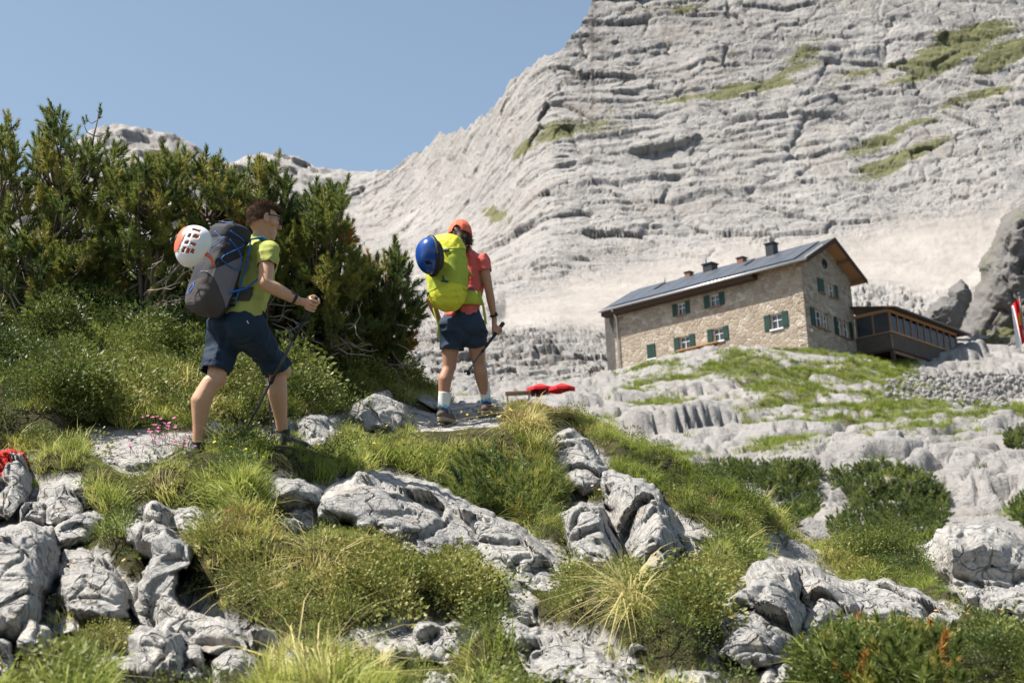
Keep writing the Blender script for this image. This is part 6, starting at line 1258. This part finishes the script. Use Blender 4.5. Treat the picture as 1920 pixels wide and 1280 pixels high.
cord('axe_loop', [loc(.02, .150, -.12), loc(.045, .162, -.15), loc(.035, .165, -.185), loc(.012, .162, -.19), loc(.005, .156, -.155), loc(.03, .150, -.115)], .004, M['blue'], e, po)
ribbon('shoulder_strap', [loc(.06, -.05, .22), J(478, 447, .0), J(489, 446, -.01), J(497, 452, .0), J(505, 470, .08)], Rr_ * .022, None, M['blue'], e, po, .008); ribbon('edge_piping', [loc(.135, -.072, .25), loc(.149, -.088, .10), loc(.149, -.088, -.05), loc(.142, -.088, -.16)], ta * 0 + pb * .004, None, M['blue'], e, po, .007)
ws = [];
for a in np.linspace(-.9, 1.15, 12):     # hip belt hugging the waist
    ce = J(455, 562, .02); ws.append(ce + (-F_ * math.cos(a) * .135 + Rr_ * math.sin(a) * .172) + np.array([0, 0, -.01]))
ribbon('hip_belt', ws, ta * .045, None, M['pack_b'], e, po, .022); ribbon('belt_strap', [loc(.15, -.02, -.12), J(462, 540, -.19), J(483, 524, -.10)], ta * .008, None, M['blue'], e, po, .004); ribbon('belt_strap', [ws[-1], ws[-1] + F_ * .08 - Rr_ * .05], ta * .012, None, M['bluegreen'], e, po, .004)
# white climbing helmet on the rucksack
def helmet(c, fr, half, mat, slots, inner, name_lbl, org_off, shell_cut=-.35, nu=110, nv=72):
    e = empty('climbing_helmet', tuple(c - fr[2] * half[2])); tag(e, name_lbl, 'helmet', 'helmets strapped on rucksacks'); o_ = np.array(e.location)
    S = sup(*half, .92, .92, nu, nv); S[..., 0] *= 1 + .20 * S[..., 2] / half[2]; cm = (S[:-1, :-1] + S[1:, 1:] + S[:-1, 1:] + S[1:, :-1]) / 4; X, Y, Z = cm[..., 0] / half[0], cm[..., 1] / half[1], cm[..., 2] / half[2]
    m_ = Y > shell_cut
    for (cx_, cz_, w_, h_, sl2) in slots: m_ &= ~((np.abs(X - cx_ - sl2 * (Z - cz_)) < w_) & (np.abs(Z - cz_) < h_))
    sh = frame_obj('shell', S, m_, mat, e, fr, (c, o_), solid=.006); frame_obj('liner', S * .93, Y > shell_cut - .05, inner, e, fr, (c, o_)); return e, o_, S, (X, Y, Z)
hx = nrmz(Rr_ * .9 - F_ * .1); hy = nrmz(-F_ * .75 + Rr_ * .35 + ta * .3); hz = nrmz(ta * .9 + F_ * .12); hy = nrmz(hy - hz * (hy @ hz)); hx = np.cross(hy, hz); hx *= np.sign(hx @ Rr_)
hc = J(361, 462, -.36); sl = [(.30, .60, .26, .07, .0), (.12, .22, .10, .10, .2), (.50, .26, .14, .10, .2), (.16, -.16, .10, .09, .2), (.52, -.12, .15, .09, .2), (.10, -.50, .10, .12, .3), (.36, -.48, .07, .12, .3), (.58, -.42, .07, .10, .3)]
e, ho, S, (X, Y, Z) = helmet(hc, np.array([hx, hy, hz]), (.096, .088, .124), M['white_p'], sl, M['orange'], 'white and orange climbing helmet strapped on the charcoal rucksack', 0)
fr = np.array([hx, hy, hz]); frame_obj('rear_patch', S, (X < -.18 - .25 * (Z - .1) ** 2) & (Z > -.55) & (Z < .62) & (Y > -.2), M['orange'], e, fr, (hc, ho), off=.010)
B = Blob(); B.ell(hc - hx * .080 + hy * .057 + hz * .012, (hx, hy, hz), (.016, .016, .026)); V, Q = B.fuse(.004, 1); pmesh('headlamp_clip', V, Q, M['black'], e, ho)
ribbon('chin_strap', [hc + hx * .09 - hz * .02, hc + hx * .12 - hz * .03 - hy * .05, hc + hx * .14 - hz * .07 - hy * .08], hz * .012, None, M['orange'], e, ho)

# ---------------- hiker in the coral shirt
D0 = 13.0; J = lambda a, b, o=0.0: P(a, b, D0 + o)
F_ = nrmz((.40, .92, 0)); Rr_ = nrmz((.92, -.40, 0)); org = P(870, 792, D0)
B = Blob(); aL = J(830, 768, -.08); aR = J(912, 756, .14)
B.chain([J(868, 604, 0), J(871, 566, .02), J(878, 520, .05), J(881, 490, .07)], [(.17, .115), (.125, .092), (.145, .105), (.155, .078)], Rr_); B.chain([J(880, 480, .07), J(873, 465, .08), J(868, 452, .10)], [.052, .046, .05])
for hp, kn, cf, an in ((J(847, 614, .03), J(843, 687, .0), J(836, 712, -.03), aL), (J(889, 612, -.03), J(898, 680, .07), J(903, 700, .07), aR)):
    bk_ = -F_ * .016; B.chain([hp, hp * .5 + kn * .5, kn], [.086, .078, .058]); B.chain([kn, cf + bk_, cf * .5 + an * .5 + bk_ * .6, an], [.052, .061, .045, .034])
shR, elR, wrR, hdR = J(905, 488, -.02), J(917, 545, -.06), J(927, 598, -.03), J(933, 617, -.03); shL, elL, wrL, hdL = J(851, 489, .14), J(806, 560, .12), J(824, 602, .20), J(834, 612, .24)
for a, b, c in ((shR, elR, wrR), (shL, elL, wrL)): B.chain([a, a * .5 + b * .5, b], [.050, .043, .037]); B.chain([b, b * .7 + c * .3, c], [.036, .037, .024])
hd = J(863, 440, .11); hf = nrmz((.25, .97, -.05)); hs = nrmz(np.cross(hf, Z_)); hu = np.cross(hs, hf)
B.ell(hd, (hf, hs, hu), (.097, .076, .105)); B.ell(hd + hf * .03 - hu * .06, (hf, hs, hu), (.062, .055, .068)); B.chain([hd + hf * .095, hd + hf * .112 - hu * .03], [.008, .012]); B.ell(hd + hf * .06 - hu * .108, (hf, hs, hu), (.024, .026, .018))
for sg in (1, -1): B.ell(hd + hs * .079 * sg - hu * .012, (hf, hs, hu), (.019, .009, .030))
bodyV = B.fuse(.0075, 4); Bh = Blob(); knob = J(944, 605, -.05); far_ = J(873, 702, -.42); pax = nrmz(knob - far_); hdR = knob + (far_ - knob) * .17; fist(Bh, hdR, pax, wrR, s=.9); fist(Bh, hdL, Z_ + F_ * .2, wrL, s=.9, flip=-1)
V, Q = join_vq([bodyV, Bh.fuse(.0034, 2)]); wom = pmesh('person', V, Q, M['skin_w'], None, org); wom.location = org; tag(wom, 'hiker in coral t-shirt and coral cap seen from behind', 'person')
B = Blob(); B.chain([J(868, 592, 0), J(871, 566, .02), J(878, 520, .05), J(881, 492, .07), J(880, 482, .07)], [(.165, .118), (.142, .108), (.158, .118), (.165, .092), (.10, .07)], Rr_); B.chain([shR, shR * .6 + elR * .4], [.060, .058]); B.chain([shL, shL * .6 + elL * .4], [.060, .058])
V, Q = B.fuse(.009, 3); V = fold(V, Q, .018, (8, 8, 7), 23); pmesh('shirt', V, Q, M['shirt_c'], wom, org, cuts=[(shR * .66 + elR * .34, elR - shR, .12, .061), (shL * .66 + elL * .34, elL - shL, .12, .061)], solid=.004)
hR, hL = J(889, 614, -.03), J(847, 614, .03); hemR, hemL = J(895, 645, .02), J(848, 656, .01)
B = Blob(); B.chain([J(870, 585, .01), J(868, 604, 0), J(868, 618, 0)], [(.158, .118), (.182, .142), (.18, .135)], Rr_)
for h, m_ in ((hR, hemR), (hL, hemL)): B.chain([h, m_, m_ + (m_ - h) * .25], [.110, .103, .103])
for a in (J(848, 608, 0), J(888, 607, -.04)): B.ell(a - F_ * .032 - Z_ * .02, (Rr_, F_, Z_), (.10, .10, .10))
V, Q = B.fuse(.009, 3); V = fold(V, Q, .018, (6, 6, 10), 25); pmesh('shorts', V, Q, M['navy2'], wom, org, cuts=[(hemR, hemR - hR, .20, .118), (hemL, hemL - hL + np.array([-.02, 0, 0]), .20, .118)], solid=.004)
B = Blob(); B.ell(hd - hf * .008 + hu * .0, (hf, hs, hu), (.098, .081, .107)); B.ell(hd - hf * .070 - hu * .01, (hf, hs, hu), (.038, .035, .035)); B.chain([hd - hf * .085 - hu * .03, hd - hf * .100 - hu * .08 + hs * .03, hd - hf * .095 - hu * .14 + hs * .055], [.042, .042, .026]); B.chain([hd + hs * .06 - hu * .05 - hf * .02, hd + hs * .085 - hu * .085 - hf * .03], [.04, .028]); B.chain([hd - hf * .05 - hu * .06, hd - hf * .06 - hu * .12 + hs * .03], [.06, .045])
V, Q = B.fuse(.006, 3); loc_ = np.stack([(V - hd) @ hf, (V - hd) @ hs, (V - hd) @ hu], -1); n_ = normals_of(V, Q); V = V + n_ * (.010 * fbm(V * 38, 3, 5))[:, None]; keep = ~((loc_[:, 0] > .03) & (loc_[:, 2] < .05)); hair = pmesh('hair', V, [f for f in Q if keep[f].all()], M['hair_w'], wom, org)
kk = r.choice(np.where(keep & (loc_[:, 2] < .02))[0], 1500); hb = V[kk] - org; hn = n_[kk] * .6 + hu * -.7 + hs * .3 + r.normal(0, .45, (1500, 3)); hn /= np.linalg.norm(hn, axis=-1, keepdims=True); s_ = np.cross(hn, r.normal(0, 1, (1500, 3))); s_ *= .0018 / np.linalg.norm(s_, axis=-1, keepdims=True); hl = r.uniform(.015, .05, (1500, 1)); mesh_np('hair_strands', np.stack([hb - s_, hb + s_, hb + hn * hl], 1).reshape(-1, 3), np.arange(4500).reshape(-1, 3), M['hair_w'], parent=hair, smooth=False)
S = sup(.108, .092, .116, 1, 1, 90, 60); cm = (S[:-1, :-1] + S[1:, 1:] + S[:-1, 1:] + S[1:, :-1]) / 4; X, Y, Z = cm[..., 0], cm[..., 1], cm[..., 2]; fr = np.array([hf, hs, hu])
S = S + (S / np.linalg.norm(S, axis=-1, keepdims=True)) * (.003 * fbm(S * 30, 2, 4) + .003 * np.cos(np.arctan2(S[..., 1], S[..., 0]) * 6) ** 8)[..., None]
cap = frame_obj('cap', S, (Z > -.022 - .010 * (X / .1)) & ~((X < -.03) & (np.abs(Y) < .038) & (Z < -.012 + .048 * np.sqrt(np.clip(1 - (Y / .038) ** 2, 0, 1)))), M['cap'], wom, fr, (hd + hu * .012, org), solid=.004)
ang = np.linspace(-1.1, 1.1, 15); rad_ = np.linspace(0, 1, 5); A2, R2 = np.meshgrid(ang, rad_); br_ = np.stack([np.cos(A2) * (.10 + .07 * R2), np.sin(A2) * (.086 + .01 * R2), .022 - .02 * R2 - .03 * np.sin(A2) ** 2], -1); frame_obj('cap_brim', br_, None, M['cap'], cap, fr, (hd + hu * .012, org), solid=.004)
for an, up_, fw in ((aL, J(835, 736, -.06), F_), (aR, J(905, 716, .10), F_ + Z_ * .12)):
    sk = cord('sock', [an - Z_ * .03, an * .5 + up_ * .5, up_], list(np.linspace(.042, .058, 11)), M['sock'], wom, org, 16); sk.data.transform(Matrix.Translation(-Vector(an - Z_ * .06 - org))); sk.location = Vector(an - Z_ * .06 - org); shoe('shoe', an - Z_ * .0, fw, wom, org, M['boot'], .95)
wc = elR * .12 + wrR * .88; wt = band('wristwatch', wc, wrR - elR, .028, M['black'], wom, org, .009); B = Blob(); B.ell(wc + nrmz((.6, -.7, .2)) * .032, (wrR - elR, np.cross(wrR - elR, (.6, -.7, .2)), np.array([.6, -.7, .2])), (.018, .018, .007)); V, Q = B.fuse(.004, 1); pmesh('dial', V, Q, M['black'], wt, org)
trek_pole(knob, far_ + (far_ - knob) * .0, 'trekking pole held low in the hand of the woman', .1, basket=.95)
# her rucksack and helmet
ta = nrmz(nrmz(J(881, 490, .07) - J(868, 600, 0)) + np.array([-.14, 0, 0])); pb = nrmz(-F_ - ta * ((-F_) @ ta)); pr = np.cross(pb, ta); pr *= np.sign(pr @ Rr_); pc = J(838, 512, -.17); FR = np.array([pr, pb, ta])
S = sup(.165, .120, .305, .55, .62, 116, 84); zt = S[..., 2] / .305; S[..., 0] *= 1 - .16 * np.clip(zt, 0, 1) - .10 * np.clip(-zt, 0, 1) ** 2; S[..., 1] *= 1 + .14 * np.clip(-zt, 0, 1) - .18 * np.clip(zt, 0, 1); S = S + (S / np.linalg.norm(S, axis=-1, keepdims=True)) * (.014 * fbm(S * 9, 3, 4) + .010 * ridged(S * np.array([12, 12, 22]), 2, 6))[..., None]; S[..., 1] = np.maximum(S[..., 1], -.085)
e = empty('backpack', tuple(pc - ta * .3)); po = np.array(e.location); tag(e, 'yellow green rucksack on the hiker in coral', 'backpack'); cm = (S[:-1, :-1] + S[1:, 1:] + S[:-1, 1:] + S[1:, :-1]) / 4; x_, y_, z_ = cm[..., 0], cm[..., 1], cm[..., 2]
frame_obj('body', S, None, M['pack_y'], e, FR, (pc, po)); panel('side_panel', S, [((.06, 0, .0), (-1, 0, .10)), ((0, 0, .19), (0, 0, 1)), ((0, 0, -.07), (-.3, 0, -1))], M['strap_l'], e, FR, (pc, po), .004)
panel('front_panel', S, [((-.08, 0, 0), (-1, 0, .3)), ((.045, 0, 0), (1, 0, .3)), ((0, 0, .12), (0, 0, 1)), ((0, 0, -.13), (.3, 0, -1)), ((0, 0, 0), (0, -1, 0))], M['pack_y2'], e, FR, (pc, po), .006)
panel('lid', S, [((0, -.05, .195), (0, -.10, -1))], M['pack_y'], e, FR, (pc, po), .012)
loc = lambda x, y, z: pc + pr * x + pb * y + ta * z
ribbon('compression_strap', [loc(.03, .137, -.09), loc(.09, .125, -.105), loc(.15, .07, -.14), loc(.165, -.03, -.16)], ta * .009, None, M['strap_l'], e, po, .005); cord('buckle', [loc(.02, .142, -.088), loc(.075, .138, -.10)], .010, M['bluegreen'], e, po); cord('buckle', [loc(.035, .142, -.05), loc(.04, .144, -.085)], .007, M['bluegreen'], e, po); cord('buckle', [loc(.03, .118, .165), loc(.075, .105, .168)], .009, M['bluegreen'], e, po); cord('buckle', [loc(-.145, .08, -.165), loc(-.12, .115, -.165), loc(-.125, .115, -.20)], .007, M['bluegreen'], e, po)
ribbon('shoulder_strap', [loc(.07, -.04, .21), loc(.105, -.06, .12), loc(.15, -.09, .01), loc(.17, -.12, -.02)], nrmz(pr) * .014, None, M['strap_l'], e, po, .006); ribbon('hanging_strap', [J(897, 548, -.14), J(905, 568, -.16), J(909, 590, -.17), J(911, 608, -.17)], Rr_ * .010, None, M['strap_l'], e, po, .004); ribbon('hanging_strap', [loc(-.12, .02, -.28), J(822, 612, -.12), J(822, 636, -.12)], Rr_ * .008, None, M['strap_l'], e, po, .004)
ws = []
for a in np.linspace(-.3, 1.5, 9): ce = J(871, 566, .02); ws.append(ce + (-F_ * math.cos(a) * .128 + Rr_ * math.sin(a) * .158) + np.array([0, 0, .0]))
ribbon('hip_belt', ws, ta * .055, None, M['pack_y2'], e, po, .02); cord('belt_buckle', [J(882, 541, -.15), J(889, 541, -.15)], .008, M['blue'], e, po)
hz = nrmz(ta * .95 + Rr_ * -.12); hy = nrmz(-F_ * .75 - Rr_ * .62); hy = nrmz(hy - hz * (hy @ hz)); hx = np.cross(hy, hz); hx *= np.sign(hx @ Rr_)
hc = J(807, 480, -.36); e, ho, S, (X, Y, Z) = helmet(hc, np.array([hx, hy, hz]), (.118, .110, .148), M['blue_p'], [(.62, -.52, .10, .09, .2)], M['black'], 'blue climbing helmet strapped on the yellow green rucksack', 0, shell_cut=-.05)
fr = np.array([hx, hy, hz]); rim = [hc + hy * -.014 + hx * .122 * math.cos(a) + hz * .152 * math.sin(a) for a in np.linspace(0, 2 * math.pi, 25)]; cord('rim', rim, .022, M['black'], e, ho, 10)
frame_obj('padding', sup(.108, .075, .138, .9, .9, 36, 20), None, M['black'], e, fr, (hc - hy * .03, ho))
# red paint of the trail mark on the rock at the left edge
t = NT('painted_limestone'); src = M['rock']
bpy.data.materials.remove(t.m)
pm = M['rock'].copy(); pm.name = 'painted_limestone'; tr = pm.node_tree; bs = tr.nodes['Principled BSDF']; old = bs.inputs['Base Color'].links[0].from_socket
tcx = tr.nodes.new('ShaderNodeTexCoord'); sp = tr.nodes.new('ShaderNodeSeparateXYZ'); tr.links.new(tcx.outputs['Object'], sp.inputs[0]); nz_ = tr.nodes.new('ShaderNodeTexNoise'); nz_.inputs['Scale'].default_value = 16; tr.links.new(tcx.outputs['Object'], nz_.inputs['Vector'])
vv = np.array([v.co[:] for v in paint_rock.data.vertices]) + np.array(paint_rock.location); vx, vy = pix(vv); sel = np.abs(vx - 14) < 4; xr = float(vv[sel, 0].mean() - paint_rock.location.x)
ma = tr.nodes.new('ShaderNodeMath'); ma.operation = 'MULTIPLY_ADD'; tr.links.new(nz_.outputs['Fac'], ma.inputs[0]); ma.inputs[1].default_value = .05; tr.links.new(sp.outputs['X'], ma.inputs[2])
lt = tr.nodes.new('ShaderNodeMath'); lt.operation = 'LESS_THAN'; tr.links.new(ma.outputs[0], lt.inputs[0]); lt.inputs[1].default_value = xr - .02
mxn = tr.nodes.new('ShaderNodeMix'); mxn.data_type = 'RGBA'; tr.links.new(lt.outputs[0], mxn.inputs[0]); tr.links.new(old, mxn.inputs[6]); mxn.inputs[7].default_value = (.50, .035, .03, 1); tr.links.new(mxn.outputs[2], bs.inputs['Base Color'])
paint_rock.data.materials[0] = pm
paint_rock['label'] = 'grey rock with a red painted trail mark at the left edge'
